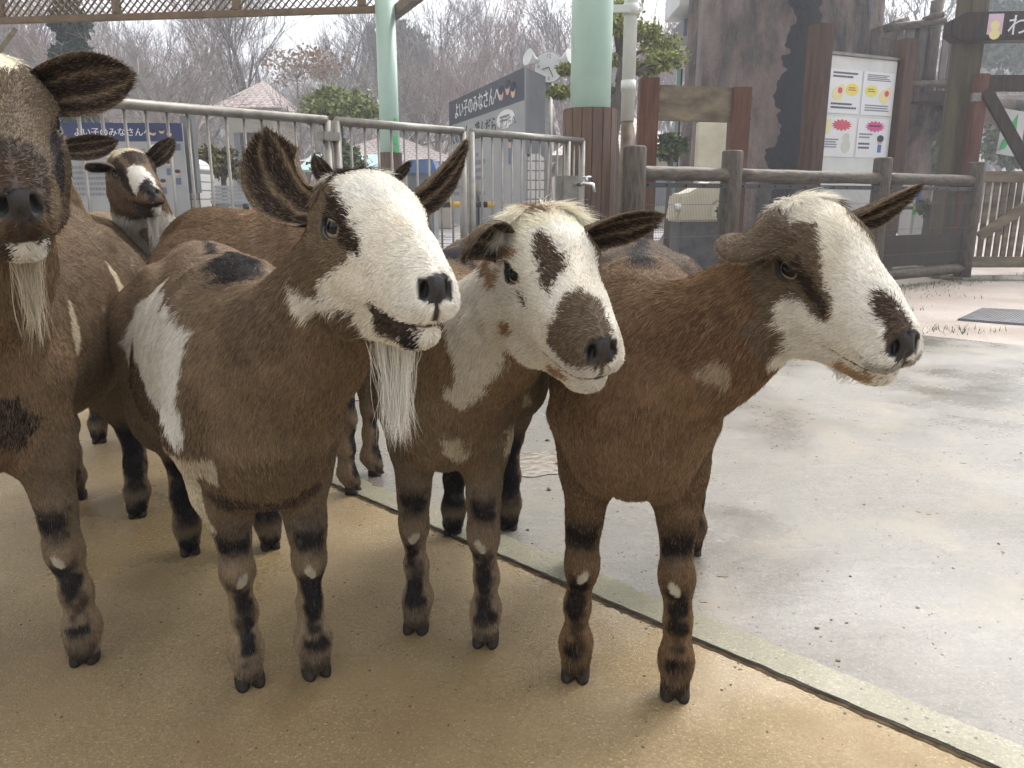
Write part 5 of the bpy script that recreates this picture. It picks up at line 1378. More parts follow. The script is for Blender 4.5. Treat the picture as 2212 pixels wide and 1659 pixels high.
    nosz = nose; nostr = d_el(np.stack([hq[:, 0], np.abs(hq[:, 1]), hq[:, 2]], -1), (.1275, .0115, -.0370), (.011, .0032, .0072), ROT_NOS)
    nose = nosz & ((nostr < .0035) | (np.abs(hq[:, 1]) < .005))
    L[nosz] = .0022
    bare = nose | mouthl | (near_eye & (de < .0160) & ~is_ear)
    callus = np.zeros(len(V), bool)
    for i in (0, 1):
        kn = g.legs[i][2][0]
        d = bq - kn; sid = -1 if i == 0 else 1
        d = d - np.array([0, -sid * .004, -.010]); ca, sa = math.cos(.45 * sid), math.sin(.45 * sid)
        a_, b2 = d[:, 1] * ca + d[:, 2] * sa, -d[:, 1] * sa + d[:, 2] * ca
        callus |= ((a_ / .0085) ** 2 + (b2 / .015) ** 2 < 1) & (d[:, 0] > .005) & (leg == i) & (wleg > .5)
    bare |= callus
    ctx = dict(g=g)
    def colour(p, n, hq, bq, whead, wleg, leg, info, rng):
        """coat pattern at points -> mid colour, plus how agouti it is"""
        N = len(p)
        nz = vnoise(p, 22.); nf = vnoise(p, 90., 5.); nl = vnoise(p, 6., 9.)
        warp = nf * .0035 + rng.normal(0, .0018, (N, 3))
        hqw = hq + (warp + rng.normal(0, .0022, (N, 3))) / g.hs; bqw = bq + nz * .012 + warp * 1.8
        c = BROWN + (RUST - BROWN) * np.clip(.28 + .32 * nl[:, :1], 0, 1)
        c = c * (1 + .14 * nz[:, 1:2]) * (1 + .13 * vnoise(p, 10., 15.)[:, :1])
        ag = np.ones(N)
        # lower legs: dark fronts, paler sides, a pale knee
        fr = (n @ g.f) + .25 * nz[:, 0] + .2 * nf[:, 0]
        lg = wleg > .5
        z = bqw[:, 2]
        tanl = BROWN * .55 + TAN * .45
        c = np.where(lg[:, None], BROWN * .8 + (tanl - BROWN * .8) * sstep(.30, .10, z)[:, None], c)
        fore = leg < 2
        dk = np.where(fore, sstep(.315, .27, z) * sstep(.224, .258, z) * sstep(.42, .86, fr) + sstep(.215, .180, z) * sstep(.032, .060, z) * sstep(.55, 1.0, fr + .16 * sstep(.10, .16, z)), sstep(.30, .22, z) * sstep(.0, .6, fr) * (.35 + .65 * sstep(.05, .09, z)))
        dk = np.clip(dk + sstep(.050, .025, z) * sstep(.1, .7, fr) * .8, 0, 1) * lg
        c = c + (BLACK * 1.4 - c) * dk[:, None]
        ag = np.where(lg, .7 - .6 * dk, ag)
        c, ag = paint(g, c, ag, hqw, bqw, whead, wleg, n, nz, nf, nl)
        e = info[:, 0] > -.5
        if e.any():
            t, v, ins = info[:, 0], info[:, 1] + .05 * nf[:, 0], info[:, 2] > .5
            ec = np.where(ins[:, None], DARK * .45, BROWN * .55)
            st = np.exp(-((v - .38) / .10) ** 2) + np.exp(-((v + .30) / .09) ** 2) * .8 + sstep(.72, .98, np.abs(v)) * (1 - .55 * t)
            ec = np.where(ins[:, None], ec + (TAN * .72 - ec) * np.clip(1.25 * st * (1 - .5 * t), 0, 1)[:, None], ec + (DARK - ec) * (sstep(.55, 1., t) * .7 + sstep(.8, 1, np.abs(v)) * .4)[:, None].clip(0, 1))
            c = np.where(e[:, None], ec, c); ag = np.where(e, .5, ag)
        c, ag = lay(c, pad(hq + warp * .35, whead) & ~e, np.array([.019, .016, .016]), ag, .05)
        return c, ag
    pad = lambda hq_, wh_: (hq_[:, 0] > .1185) & ((hq_[:, 1] / .0170) ** 2 + ((hq_[:, 2] + .0355) / .0125) ** 2 < 1) & (wh_ > .5)
    # skin
    c, ag = colour(V, vn, hq, bq, whead, wleg, leg, info, np.random.default_rng(0))
    c = c * .8
    c[is_ear & (info[:, 2] > .5)] = [.045, .028, .022]
    c[near_eye & (de < .0160) & ~is_ear] = [.014, .011, .011]
    c[nose] = np.array([.015, .013, .013]) * (1 + .3 * vnoise(V[nose], 300.)[:, :1]); c[mouthl] = [.010, .008, .008]
    nostril = (d_el(np.stack([hq[:, 0], np.abs(hq[:, 1]), hq[:, 2]], -1), (.1275, .0115, -.0370), (.011, .0042, .0085), ROT_NOS) < 0) & (whead > .5)
    c[nostril] = [.004, .003, .003]
    c[callus] = np.array([.36, .32, .25]) * (1 + .2 * vnoise(V[callus], 150.)[:, :1])
    gl = np.zeros(len(V)); gl[nose] = .5; gl[near_eye & (de < .0160)] = .8; gl[mouthl] = .6
    body = mesh_obj('goat', V - g.O, Q, M_SKIN)
    body.location = g.O
    tag(body, label, 'goat', 'brown and white goats crowding the yard')
    a = body.data.attributes.new('tint', 'FLOAT_COLOR', 'POINT'); a.data.foreach_set('color', np.concatenate([c, np.ones((len(V), 1))], 1).astype(np.float32).ravel())
    a = body.data.attributes.new('gloss', 'FLOAT', 'POINT'); a.data.foreach_set('value', gl.astype(np.float32))
    # coat
    barev = bare.astype(float)
    hd = whead[Q].mean(1); ld = wleg[Q].mean(1)
    dn = (330e3 + 130e3 * hd + 90e3 * ld) * dens * (1 - (barev[Q].mean(1) > .3)) * np.where(V[Q].mean(1)[:, 2] < .015, .0, 1.)
    cnt = rng.poisson(area * dn)
    f = np.repeat(np.arange(len(Q)), cnt); n = len(f)
    s, t = rng.random((n, 1)), rng.random((n, 1))
    bl = lambda X: ((1 - s) * (1 - t) * X[Q[f, 0]] + s * (1 - t) * X[Q[f, 1]] + s * t * X[Q[f, 2]] + (1 - s) * t * X[Q[f, 3]])
    p, nn, fl_ = bl(V), unit(bl(vn)), bl(flow)
    sc1 = lambda X: bl(X[:, None])[:, 0]
    wh, wl, Ls = sc1(whead), sc1(wleg), sc1(L)
    nfo = np.where(is_ear[Q[f, 0]][:, None], bl(info), -1.)
    lg_ = leg[Q[f, 0]]
    pm = p + fl_ * (Ls * .5)[:, None]        # the colour a hair shows is where its middle lies
    hp, bp_ = g.to_head(pm), g.to_body(pm)
    c, ag = colour(pm, nn, hp, bp_, wh, wl, lg_, nfo, rng)
    clump = vnoise(p, 150., 3.) * .18 + vnoise(p, 30., 8.) * .24
    T = fl_ + clump * np.linalg.norm(fl_, axis=1, keepdims=True) + rng.normal(0, .12, (n, 3))
    T = unit(T - nn * (T * nn).sum(1, keepdims=True))
    Ls = Ls * rng.uniform(.65, 1.2, n)
    lift = (.26 + .10 * vnoise(p, 70., 2.)[:, 0] + rng.normal(0, .06, n)).clip(.06, .7)
    lift = np.where(nfo[:, 0] > -.5, lift * np.where(nfo[:, 2] > .5, 1.2, .8), lift)
    k = 4
    tt = np.array([0, .34, .68, 1.0])[None, :, None]
    bend = rng.normal(0, .10, (n, 1, 3)) * tt ** 2
    pos = p[:, None] - nn[:, None] * .0002 + Ls[:, None, None] * (T[:, None] * tt * .97 + nn[:, None] * lift[:, None, None] * (tt * 1.35 - .95 * tt ** 2) + bend + np.array([0, 0, -.10]) * tt ** 2)
    # banded agouti hairs: dusky root, body colour, some pale or dark tips
    u = rng.random(n); br = rng.uniform(.8, 1.2, (n, 1, 1)) * (1 + .12 * vnoise(p, 55., 12.)[:, :1, None])
    col = c[:, None, :] * br * np.array([.72, .95, 1.05, 1.1])[None, :, None]
    clq = vnoise(p, 130., 6.)[:, 0]; pale = (u < (.36 + .12 * clq) * ag); darkh = (u > 1 - (.36 - .12 * clq) * ag)
    tip = np.where(pale[:, None], TAN * rng.uniform(.55, 1.25, (n, 1)), np.where(darkh[:, None], DARK * rng.uniform(.5, 1.2, (n, 1)), c))
    mixw = np.array([.05, .25, .55, .7])[None, :, None] * (pale | darkh)[:, None, None]
    col = col * (1 - mixw) + tip[:, None] * mixw
    rad = np.array([1, 1, .75, .25])[None] * (.00024 + .00001 * wh)[:, None] * thick * rng.uniform(.8, 1.2, (n, 1))
    strands('coat', pos - g.O, rad, col.clip(0, .9), body)
    if beard:
        root, ln, spread, bc, nn_ = beard[:5]
        rp = np.array(root, float) + rng.normal(0, 1, (nn_, 3)) * np.array(spread)
        P0 = g.from_head(rp)
        ll = ln * rng.uniform(.3, 1.1, nn_) ** .8 * (1 - .3 * np.abs(rng.normal(0, .5, nn_)))
        sway = rng.normal(0, .05, (nn_, 3)); sway[:, 2] = 0
        cl = vnoise(P0, 180., 1.) * .10; cl[:, 2] = 0
        pull = np.array(beard[5] if len(beard) > 5 else (0, 0, 0))
        tt = np.linspace(0, 1, 6)[None, :, None]
        mean = P0.mean(0); inward = (mean - P0) * np.array([1, 1, 0])
        pos = P0[:, None] + ll[:, None, None] * (np.array([0, 0, -1.]) * tt + (sway + cl)[:, None] * tt ** 1.5 + pull * np.sin(tt * 2.2)) + inward[:, None] * tt * .62
        wob = (np.sin(tt * 7 + rng.uniform(0, 6, (nn_, 1, 1))) * .0012 + np.sin(tt * 5 + 40 * (P0[:, None, :1] * 3 + P0[:, None, 1:2] * 5)) * .004 * tt)
        pos = pos + wob * np.array([1, .3, 0])
        col = np.array(bc)[None, None] * rng.uniform(.7, 1.15, (nn_, 1, 1)) * np.linspace(.95, 1.05, 6)[None, :, None]
        rad = np.array([1, 1, 1, .9, .7, .2])[None] * .00024 * rng.uniform(.8, 1.2, (nn_, 1))
        strands('beard', pos - g.O, rad, col.clip(0, .9), body)
    # eyes
    for sg in eyes:
        out, tx, tz = eye_frame(sg)
        M = np.stack([out, np.cross(tz, out), tz], 1)
        Mw = g.HR @ M
        bm = bmesh.new(); bmesh.ops.create_uvsphere(bm, u_segments=32, v_segments=20, radius=1)
        for fc in bm.faces: fc.smooth = True
        me = bpy.data.meshes.new('eye'); bm.to_mesh(me); bm.free(); me.materials.append(M_EYE)
        o = link(bpy.data.objects.new('eye', me), body)
        c_ = g.from_head(EYE * np.array([1, sg, 1])) - g.O
        o.matrix_local = Matrix.Translation(Vector(c_)) @ Matrix([[*Mw[i], 0] for i in range(3)] + [[0, 0, 0, 1]]) @ Matrix.Scale(.0160 * g.hs, 4)
    # hooves
    for i, F in enumerate(g.feet):
        fw = g.f; lw = g.l
        base = g.to_world(F) + fw * .017; base[2] = 0
        s = 1.12 if i < 2 else 1.0
        va, fa = claw(base + lw * .0112 * s, unit(fw + lw * .04), lw, s); vb, fb_ = claw(base - lw * .0112 * s, unit(fw - lw * .04), lw, s)
        vv = np.concatenate([va, vb]); ff = fa + [tuple(x + len(va) for x in q) for q in fb_]
        bm = bmesh.new(); bv = [bm.verts.new(x - g.O) for x in vv]
        for q in ff:
            qq = list(dict.fromkeys(q))
            try: fc = bm.faces.new([bv[x] for x in qq]); fc.smooth = True
            except ValueError: pass
        bmesh.ops.recalc_face_normals(bm, faces=bm.faces)
        me = bpy.data.meshes.new('hoof'); bm.to_mesh(me); bm.free(); me.materials.append(M_HOOF)
        link(bpy.data.objects.new('hoof', me), body)
    print('goat', len(V), 'verts', n, 'hairs')
    return body

# ---------------------------------------------------------------- coat patterns, each in the goat's own head and body space
def lay(c, m, col, ag=None, a=None):
    m = np.asarray(m, float)
    c = c + (np.asarray(col) - c) * m[:, None]
    if ag is None: return c
    return c, ag * (1 - m) + (a or 0) * m
def body_angle(g, b): return np.degrees(np.arctan2(b[:, 1], b[:, 2] - g.zc))
def dorsal(g, c, ag, b, wh, w=.028):
    w = w * (.5 + .35 * sstep(-.22, -.05, b[:, 0])); m = sstep(w, w * .55, np.abs(b[:, 1])) * sstep(g.zc + .10, g.zc + .13, b[:, 2]) * (1 - sstep(.3, .6, wh)) * sstep(-.02, -.06, b[:, 0])
    return lay(c, m, BLACK * 1.2, ag, .05)
def paint_B(g, c, ag, h, b, wh, wl, n, nz, nf, nl):
    th = body_angle(g, b); body = (wh < .4) & (wl < .6)
    # chest: dusky middle, rusty flanks; a dark line between the forelegs
    c = lay(c, sstep(.05, -.12, nl[:, 1]) * .55 * body * (b[:, 0] > -.15), DARK * 1.4)
    c = lay(c, sstep(g.zc - .02, g.zc - .14, b[:, 2]) * .3 * body, TAN * .5 + RUST * .3)
    c = lay(c, sstep(.0, .12, b[:, 2] - g.zc) * .35 * body, GREY * 1.1)
    x = b[:, 0]
    # white saddle down the right flank
    rs = body & (b[:, 1] < -.03) & (n @ g.l < .1)
    c, ag = lay(c, in_poly(x, b[:, 2], [(-.42, .60), (-.33, .655), (-.27, .64), (-.21, .655), (-.17, .622), (-.10, .645), (-.03, .634), (.035, .60), (.055, .54), (.058, .45), (.03, .44), (.0, .478), (-.06, .472), (-.13, .478), (-.2, .50), (-.27, .52), (-.36, .50), (-.45, .52)]) & rs, WHITE * .92, ag, .08)
    c = lay(c, in_poly(x, b[:, 2], [(-.35, .55), (-.27, .53), (-.13, .478), (.0, .478), (.03, .44), (.01, .40), (-.1, .37), (-.35, .40)]) & rs, DARK * 1.7, None)
    # pale line behind the right elbow
    F = g.feet[0]
    c = lay(c, (b[:, 2] < .43) & (b[:, 2] > .29) & (b[:, 1] < F[1] - .012) & (b[:, 0] < .10) & (b[:, 0] > -.06) & (n @ g.l < -.72), CREAM)
    c = lay(c, (np.abs(b[:, 2] - (.335 + 1.6 * b[:, 1] ** 2)) < .012) & (b[:, 0] > -.02) & (np.abs(b[:, 1]) < .12) & (wl < .4) & body, BLACK * 2)
    c, ag = dorsal(g, c, ag, b, wh)
    # black edge on the withers
    m = sstep(.05, .032, np.hypot((b[:, 0] + .06) / 1.6, b[:, 1] + .012)) * sstep(g.zc + .11, g.zc + .14, b[:, 2]) * (wh < .5)
    c, ag = lay(c, m, BLACK * 1.2, ag, .05)
    # head
    X, T = chart(h); A = -np.abs(T); hd = (wh > .45) | (wh > .06) & (A < -122) & (A > -146) & (X > -.072)
    bound = [(-.027, -29), (.004, -30), (.019, -33), (.028, -38), (.037, -39), (.047, -42), (.052, -49), (.034, -65), (.026, -83), (.004, -102), (-.012, -116), (-.016, -127), (-.030, -132), (-.06, -128), (-.2, -128), (-.2, -20), (-.05, -20)]
    thr = [(-.035, -141), (.008, -132), (.03, -132), (.035, -142), (.033, -162), (.02, -185), (-.2, -185), (-.2, -150), (-.06, -150)]
    c, ag = lay(c, hd, WHITE, ag, .06); c = lay(c, hd * (.22 + .4 * nz[:, 0]).clip(0, .5), CREAM * 1.05)
    br = in_poly(X, A, bound) & hd
    c, ag = lay(c, br, BROWN * .66, ag, .8)
    drk = in_poly(X, A, [(-.024, -36), (.005, -32), (.023, -35), (.031, -41), (.047, -43), (.051, -51), (.034, -64), (.018, -57), (-.006, -50), (.004, -44)]) & hd
    c, ag = lay(c, drk, DARK * .62, ag, .2)
    c, ag = lay(c, in_poly(X, A, thr) & hd, BROWN * .55, ag, .6)
    c, ag = lay(c, in_poly(X, A, [(.062, -110), (.087, -105), (.104, -120), (.122, -127), (.122, -137), (.102, -141), (.099, -150), (.078, -154), (.06, -146)]) & hd, DARK * .8, ag, .2)
    c, ag = lay(c, in_poly(X, A, [(.096, -139), (.110, -139), (.114, -160), (.106, -172), (.095, -164)]) & hd & (T < 0), BLACK * 1.5, ag, .1)
    c = lay(c, in_poly(X, T, [(-.09, -14), (-.035, -22), (-.02, -12), (-.03, 6), (-.05, 18), (-.09, 18)]) & hd & (nz[:, 1] > -.45), DARK * .7)
    return c, ag
def rng_dots(h): return vnoise(h, 420., 4.)[:, 0] * .5 + .5
def paint_C(g, c, ag, h, b, wh, wl, n, nz, nf, nl):
    body = (wh < .4) & (wl < .6)
    c = lay(c, body & (b[:, 2] > g.zc + .05) & (b[:, 0] < -.05), DARK * 2.0 + .01)
    # white throat shield, down to a point on the chest
    c, ag = lay(c, in_poly(b[:, 1], b[:, 2], [(.010, .72), (.032, .66), (.037, .563), (.030, .514), (.055, .476), (.087, .512), (.118, .575), (.130, .627), (.13, .70)]) & (b[:, 0] > .10) & (wh < .55), WHITE * .9, ag, .08)
    c, ag = lay(c, (np.hypot(b[:, 1] - .031, (b[:, 2] - .406) * .7) < .018) & (b[:, 0] > 0) & (wl < .5), CREAM, ag, .3)
    c, ag = lay(c, (np.hypot(b[:, 1] - .114, (b[:, 2] - .39) * .5) < .016), CREAM, ag, .3)
    c, ag = dorsal(g, c, ag, b, wh, .05)
    X, T = chart(h); hd = wh > .40
    c, ag = lay(c, hd, WHITE, ag, .07); c = lay(c, hd * (.18 + .4 * nz[:, 0]).clip(0, .5), CREAM * 1.05)
    c, ag = lay(c, hd & (X < .0) & (np.abs(T) < 40), WHITE * np.array([1, .96, .84]), ag, .1)
    P = lambda pts, tt=None: in_poly(X, T if tt is None else tt, pts) & hd
    c, ag = lay(c, P([(.006, -20), (.012, -11), (.031, -7), (.046, -4), (.057, -9), (.060, -21), (.066, -31), (.05, -36), (.038, -30), (.025, -24)]), DARK * 1.25, ag, .7)
    muz = P([(.078, -18), (.084, -4), (.090, 4), (.100, 14), (.118, 16), (.14, 16), (.14, -56), (.122, -72), (.11, -86), (.097, -86), (.080, -86), (.074, -66), (.080, -46), (.083, -30)]) 
    c, ag = lay(c, muz, BROWN * .46, ag, .8)
    c, ag = lay(c, hd & (X > .108) & (h[:, 2] < -.0525), WHITE * .8, ag, .2)
    rust = RUST * 1.3
    for pts in ([(-.046, -56), (-.019, -46), (.004, -36), (.010, -40), (-.001, -48), (-.026, -60)], [(-.050, -84), (-.021, -68), (-.020, -80), (-.041, -104), (-.058, -108)],
                [(-.015, -122), (.002, -113), (.003, -128), (-.020, -136)], [(-.064, -122), (-.055, -126), (-.044, -134), (-.056, -136)], [(.050, -150), (.060, -140), (.075, -136), (.100, -136), (.087, -148), (.058, -156)],
                [(-.07, -60), (-.05, -66), (-.05, -96), (-.066, -110), (-.075, -80)]):
        c, ag = lay(c, P(pts), rust, ag, .5)
    c, ag = lay(c, P([(-.01, 34), (.012, 24), (.030, 33), (.066, 34), (.066, 60), (.04, 90), (-.03, 110), (-.08, 90), (-.06, 50)]), BROWN * .65, ag, .8)
    c, ag = lay(c, P([(-.058, -12), (-.044, 6), (-.030, 2), (-.030, -10), (-.052, -12)]), RUST * .9, ag, .3)
    c = lay(c, hd & (np.hypot(X - .020 - .9 * np.maximum(-(T + 62) * .0009, 0), (T + 68) * .0011) < .006), [.05, .035, .03])
    return c, ag
def paint_D(g, c, ag, h, b, wh, wl, n, nz, nf, nl):
    c = c * np.where(wh < .5, 1, 0)[:, None] * (np.array([.62, .50, .38]) - 1) + c
    body = (wh < .5) & (wl < .6)
    c = lay(c, body * sstep(-.12, .03, b[:, 0]) * sstep(g.zc + .02, g.zc - .1, b[:, 2]) * .45, TAN * .55 + RUST * .35)
    c = lay(c, body * sstep(.1, .25, nl[:, 2]) * .4 * (b[:, 2] > g.zc), RUST * 1.1)
    c = lay(c, body * sstep(0, -.25, nl[:, 0]) * .35, DARK * 1.5)
    c = lay(c, body & (b[:, 0] < -.12) & (b[:, 2] > g.zc + .05), GREY * .62)
    c, ag = lay(c, (in_poly(b[:, 1] + .02 * nz[:, 0], b[:, 2] + .02 * nz[:, 1], [(.078, .572), (.10, .595), (.125, .592), (.120, .56), (.108, .530), (.090, .545)]) & (b[:, 0] > .08) & (wh < .6)) * .5, CREAM * 1.0, ag, .2)
    c, ag = dorsal(g, c, ag, b, wh, .035)
    X, T = chart(h); A = -np.abs(T); hd = wh > .45
    hd = hd | (d_head(h) < .03) & (A < -114) & (X > -.086) & (wh < .9) & (h[:, 2] < -.03)
    P = lambda pts, tt: in_poly(X, tt, pts) & hd
    c, ag = lay(c, hd, WHITE, ag, .06); c = lay(c, hd * (.22 + .4 * nz[:, 0]).clip(0, .5), CREAM * 1.05)
    bro = [(-.12, -22), (-.071, -22), (-.045, -20), (-.015, -25), (-.008, -17), (.007, -13), (.024, -19), (.04, -31), (.051, -37), (.065, -51), (.063, -73), (.049, -80), (.038, -75), (.025, -75), (.012, -82), (.003, -92), (-.002, -114), (.006, -124), (.014, -133), (.003, -146), (-.012, -145), (-.029, -136), (-.050, -134), (-.062, -126), (-.064, -112), (-.12, -100)]
    c, ag = lay(c, P(bro, A), BROWN * .58, ag, .8)
    tear = [(.014, -38), (.031, -42), (.049, -48), (.062, -58), (.060, -69), (.045, -66), (.03, -60), (.014, -54)]
    c, ag = lay(c, P(tear, A), DARK * .7, ag, .2)
    c, ag = lay(c, P([(-.075, -22), (-.02, -22), (-.012, -32), (-.03, -44), (-.075, -50)], A), BROWN * .5, ag, .7)
    c, ag = lay(c, P([(.084, -10), (.092, -2), (.10, 8), (.14, 12), (.14, -40), (.122, -40), (.117, -30), (.113, -19), (.108, -23), (.099, -21)], T), DARK * 1.2, ag, .5)
    c, ag = lay(c, hd & (X > .112) & (h[:, 2] < -.0525) & (h[:, 2] > -.068), [.42, .40, .38], ag, .1)
    c, ag = lay(c, P([(.062, -160), (.062, -146), (.072, -138), (.090, -134), (.112, -134), (.112, -152), (.094, -156)], A), RUST * .6 + TAN * .5, ag, .4)
    c, ag = lay(c, (wh > .2) & (X < -.11), BROWN * .6, ag, .9)
    c = lay(c, hd & (X > .10) & (h[:, 2] < -.045) & (rng_dots(h) > .80), [.06, .055, .055])
    return c, ag
def paint_A(g, c, ag, h, b, wh, wl, n, nz, nf, nl):
    body = (wh < .4) & (wl < .6)
    c = lay(c, body * sstep(-.1, .05, b[:, 0]) * .35, RUST * .9 + TAN * .2)
    c = lay(c, body * sstep(g.zc - .05, g.zc + .1, b[:, 2]) * .5, GREY * .7)
    c = lay(c, body & (np.hypot(b[:, 1] - .06, b[:, 2] - g.zc + .11) < .05) & (b[:, 0] > 0), BLACK * 2.5)
    for (x0, z0, rx, rz) in ((-.09, g.zc + .01, .022, .045), (-.42, g.zc + .05, .03, .05)):
        c, ag = lay(c, body & (b[:, 1] > .06) & (((b[:, 0] - x0) / rx) ** 2 + ((b[:, 2] - z0) / rz) ** 2 < 1), CREAM, ag, .2)
    c, ag = dorsal(g, c, ag, b, wh, .03)
    X, T = chart(h); A = np.abs(T); hd = wh > .45
    P = lambda pts, tt=T: in_poly(X, tt, pts) & hd
    c, ag = lay(c, hd, BROWN * .40 + nl[:, :1] * .008, ag, .6)
    c, ag = lay(c, P([(-.2, 22), (-.031, 22), (-.01, 16), (.006, 12), (.012, 3), (.016, -8), (-.01, -22), (-.2, -24)]), WHITE * np.array([1, .96, .82]), ag, .1)
    c, ag = lay(c, P([(.014, 62), (.020, 50), (.035, 44), (.065, 44), (.10, 50), (.115, 62), (.09, 84), (.05, 104), (.02, 100), (.008, 80)], A), BLACK * 2.0, ag, .1)
    c, ag = lay(c, hd & (X > .088) & (A < 40), DARK * .8, ag, .1)
    c, ag = lay(c, hd & (X > .085) & (A > 44) & (A < 128) & (h[:, 2] > -.067), BROWN * .62, ag, .4)
    c, ag = lay(c, hd & (X > .105) & (np.abs(h[:, 1]) < .013) & (h[:, 2] > -.067), DARK * 1.3, ag, .1)
    c, ag = lay(c, hd & (h[:, 2] < -.068) & (X > .05), DARK * .9, ag, .2)
    c, ag = lay(c, hd & (h[:, 2] < -.072) & (X > .075) & (np.abs(h[:, 1] - .004) < .0145), WHITE * .85, ag, .1)
    return c, ag
def paint_E(g, c, ag, h, b, wh, wl, n, nz, nf, nl):
    body = (wh < .4) & (wl < .6)
    c = lay(c, body * .6, RUST * .8)
    hb = g.to_body(g.from_head(np.array([-.03, 0, -.11])))
    c, ag = lay(c, (np.abs(b[:, 2] - (hb[2] - .055)) < .055) & (b[:, 0] > -.02) & (wh < .6) & (n @ g.f > -.3), WHITE * .85, ag, .1)
    X, T = chart(h); hd = wh > .4
    P = lambda pts, tt=T: in_poly(X, tt, pts) & hd
    c, ag = lay(c, hd, BROWN * .3 + RUST * .35, ag, .5)
    A = np.abs(T)
    c, ag = lay(c, P([(.0, 24), (.03, 26), (.07, 40), (.1, 70), (.08, 86), (.045, 70), (.02, 52), (-.005, 45)], A), DARK * .7, ag, .1)
    c, ag = lay(c, P([(-.06, 30), (-.02, 30), (0, 22), (0, -22), (-.02, -30), (-.06, -30)]), CREAM, ag, .1)
    c, ag = lay(c, hd & (X > .0) & (X < .05) & (A < 16), DARK * .9, ag, .1)
    c, ag = lay(c, P([(.045, -22), (.06, 2), (.09, 12), (.11, 20), (.13, 24), (.13, 8), (.112, 0), (.112, -36), (.105, -62), (.085, -58), (.065, -40)]), WHITE, ag, .05)
    c, ag = lay(c, hd & (X > .105) & (A < 40) & (T < 5) & (T > -40), BLACK * 2, ag, .1)
    c, ag = lay(c, hd & (X > .07) & (h[:, 2] < -.058), DARK * .8, ag, .1)
    c, ag = lay(c, hd & (X > .098) & (h[:, 2] < -.07) & (h[:, 1] > -.004), WHITE * .8, ag, .1)
    return c, ag
def paint_F(g, c, ag, h, b, wh, wl, n, nz, nf, nl):
    body = (wh < .4) & (wl < .6)
    c = lay(c, body * .75, RUST * .8)
    c = lay(c, (wh > .4) & (h[:, 0] < .0) & (np.abs(h[:, 1]) < .03), CREAM)
    return c, ag
def paint_G(g, c, ag, h, b, wh, wl, n, nz, nf, nl):
    X, T = chart(h); A = np.abs(T); hd = wh > .4
    c = lay(c, in_poly(X, A, [(.02, 55), (.05, 55), (.09, 70), (.06, 100), (.02, 95)]) & hd, DARK * .6)
    c = lay(c, in_poly(X, A, [(.0, 95), (.03, 100), (.06, 106), (.06, 112), (.0, 105)]) & hd, CREAM)
    return c, ag
SPECS = {
 'A': dict(fore=(-.875,1.20), aim=-72, L=.66, head=(-54.1,17.4,1.4,-0.602,0.945,0.888), feet=[(-1.0,1.22),(-.766,1.235),(-1.2,1.88),(-.976,1.878)], withers=.78, chest=.36, hs=1.29, leg=1.12, fat=1.02),
 'B': dict(fore=(-.398,1.165), aim=-62, L=.52, head=(-57.5,4.4,-0.0,-0.157,0.904,0.767), feet=[(-.451,1.165),(-.346,1.195),(-.754,1.66),(-.577,1.69)], hs=1.2, fat=.92, chest=.325),
 'C': dict(fore=(-.115,1.30), aim=-94, L=.48, head=(-70.3,15.0,6.0,0.051,0.976,0.716), feet=[(-.182,1.335),(-.048,1.29),(-.144,1.77),(-.007,1.795)], hs=1.2, fat=.82, chest=.345),
 'D': dict(fore=(.19,1.15), aim=-99, L=.48, head=(-71.6,17.3,13.4,0.387,0.968,0.728), feet=[(.111,1.185),(.272,1.135),(.149,1.585),(.418,1.655)], hs=1.2, fat=.84, chest=.35),
 'E': dict(fore=(-1.12,2.5), aim=-60, L=.5, head=(-50.3,7.0,6.2,-1.025,2.167,0.872), feet=[(-1.2,2.48),(-1.06,2.55),(-1.4,2.95),(-1.25,3.0)], hs=1.1, withers=.74,chest=.33),
 'F': dict(fore=(-.44,2.10), aim=-12, L=.42, head=(-70,12,0,-.39,2.05,.795), feet=[(-.46,2.03),(-.42,2.17),(-.86,2.1),(-.84,2.26)], hs=1.1, withers=.755,chest=.35),
 'G': dict(fore=(-1.12,2.0), aim=-70, L=.5, head=(-52,14,0,-1.06,1.78,.885), feet=[(-1.2,2.0),(-1.05,2.03),(-1.4,2.5),(-1.22,2.53)], hs=1.15, withers=.74,chest=.33),
}
def pose(k): return Goat(**SPECS[k])
def ear(k, side, mid, tip, n0, n2, W, base=None, cupk=1.):
    """side -1 the goat's right. mid, tip: points in the place"""
    g = pose(k)
    b = g.from_head(np.array(base or (-.046, side * .040, .014)))
    return (b, np.array(mid), np.array(tip), n0, n2, W, cupk)
def mirror_ear(k, e):
    """the ear on the unseen side, mirrored in the goat's head"""
    g = pose(k); out = []
    for i, p in enumerate(e[:5]):
        q = g.to_head(p) if i < 3 else np.asarray(p, float) @ g.HR
        q = q * np.array([1, -1, 1]); out.append(g.from_head(q) if i < 3 else q @ g.HR.T)
    return (*out, *e[5:])
def tuft(lo=.030):
    def f(L, hq, wh):
        m = sstep(-.004, -.03, hq[:, 0]) * sstep(.018, .036, hq[:, 2]) * (wh > .5)
        return L + lo * m * (1 + .3 * vnoise(hq, 60.)[:, 0])
    return f
eA = ear('A', 1, at(190, 178, .98), at(286, 160, 1.0), (-.2, -1, -.1), (.15, -1, -.25), .040)
build_goat(SPECS['A'], [eA, mirror_ear('A', eA)], paint_A, 'large dark brown goat with a blond beard, its face cut by the photo edge', seed=11, dens=.8, thick=1.1,
           beard=((.080, .003, -.088), .12, (.008, .006, .004), CREAM * .7, 320))
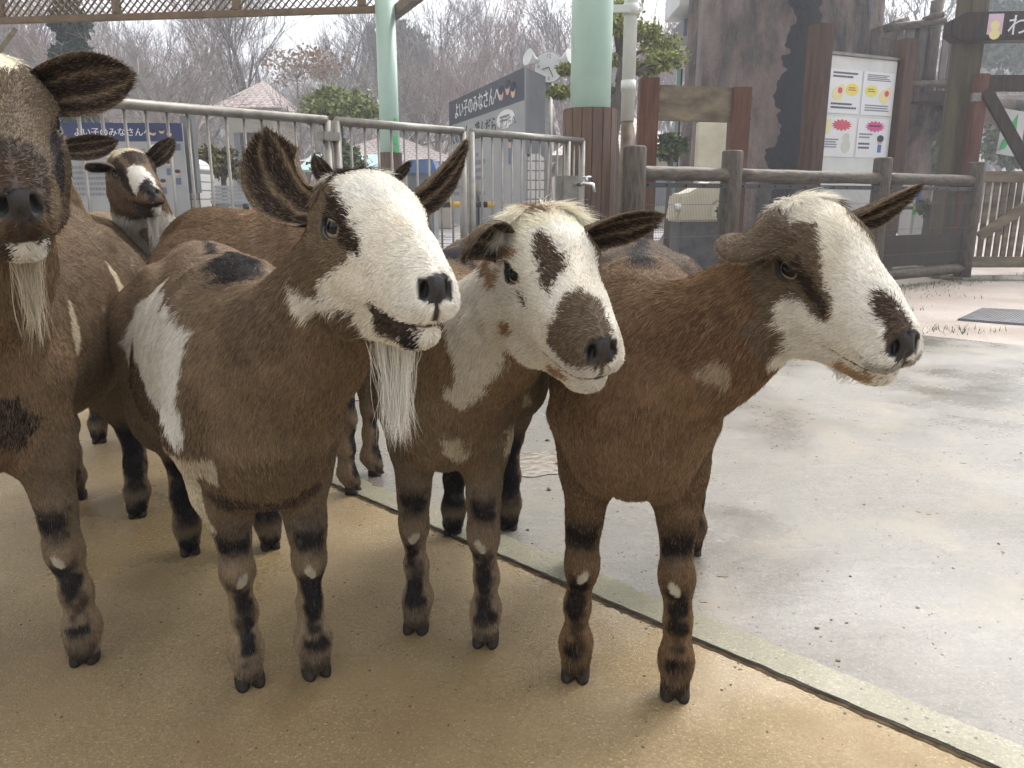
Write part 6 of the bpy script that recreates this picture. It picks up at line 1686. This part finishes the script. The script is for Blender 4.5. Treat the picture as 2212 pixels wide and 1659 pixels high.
build_goat(SPECS['B'], [ear('B', -1, at(590, 410, .98), at(577, 282, .97), (-.35, -.9, .1), (-.05, -1, .1), .050), ear('B', 1, at(950, 405, .98), at(1006, 308, 1.0), (.6, -.5, -.5), (.75, -.35, -.55), .033)],
           paint_B, 'brown goat with a broad white face and long white beard, one ear upright', seed=12, hair_len=tuft(.006),
           beard=((.030, .004, -.094), .135, (.012, .008, .003), WHITE * .93, 1700, (.012, .0, 0)))
build_goat(SPECS['C'], [ear('C', -1, at(1018, 458, .93), at(1002, 556, .90), (.6, .35, -.7), (.85, .05, -.45), .037), ear('C', 1, at(1330, 478, .97), at(1428, 466, .95), (.1, -.6, -.8), (.1, -.75, -.65), .033)],
           paint_C, 'goat with a mottled white face, brown muzzle and curly cream forelock', seed=13, hair_len=tuft(.026))
build_goat(SPECS['D'], [ear('D', -1, at(1562, 478, .885), at(1716, 512, .87), (.5, .8, -.25), (-.15, .92, -.35), .041, (-.050, -.044, .004), .62), ear('D', 1, at(1890, 455, .98), at(1988, 402, .98), (.2, -.6, -.8), (.3, -.6, -.75), .033)],
           paint_D, 'reddish brown goat with a white blaze and a folded ear, nearest the wet concrete', seed=14, hair_len=tuft(.012),
           beard=((.045, 0, -.096), .026, (.014, .007, .003), WHITE * .85, 350))
build_goat(SPECS['E'], [ear('E', -1, at(212, 352, 2.05), at(188, 355, 1.98), (.3, -.8, -.5), (.3, -.8, -.5), .03), ear('E', 1, at(350, 335, 2.2), at(374, 298, 2.22), (.3, -.8, -.3), (.3, -.9, -.2), .03)],
           paint_E, 'rusty goat with a dark striped face and thin white beard behind the herd', h=.006, dens=.45, thick=1.6, seed=15,
           beard=((.085, .002, -.088), .12, (.008, .006, .003), WHITE * .8, 260))
build_goat(SPECS['F'], [ear('F', -1, at(693, 372, 2.0), at(679, 336, 2.0), (-.2, -1, .1), (0, -1, .1), .028), ear('F', 1, at(858, 375, 2.02), at(887, 349, 2.03), (.5, -.6, -.4), (.6, -.5, -.5), .024)],
           paint_F, 'plain rusty goat standing sideways, its head hidden behind the white faced goat', h=.006, dens=.4, thick=1.7, seed=16)
eG = ear('G', 1, at(200, 322, 1.85), at(252, 303, 1.85), (0, -1, -.2), (.1, -1, -.3), .032)
build_goat(SPECS['G'], [eG, mirror_ear('G', eG)], paint_G, 'brown goat peering out behind the large dark goat, one ear and eye showing', h=.006, dens=.45, thick=1.6, seed=17)
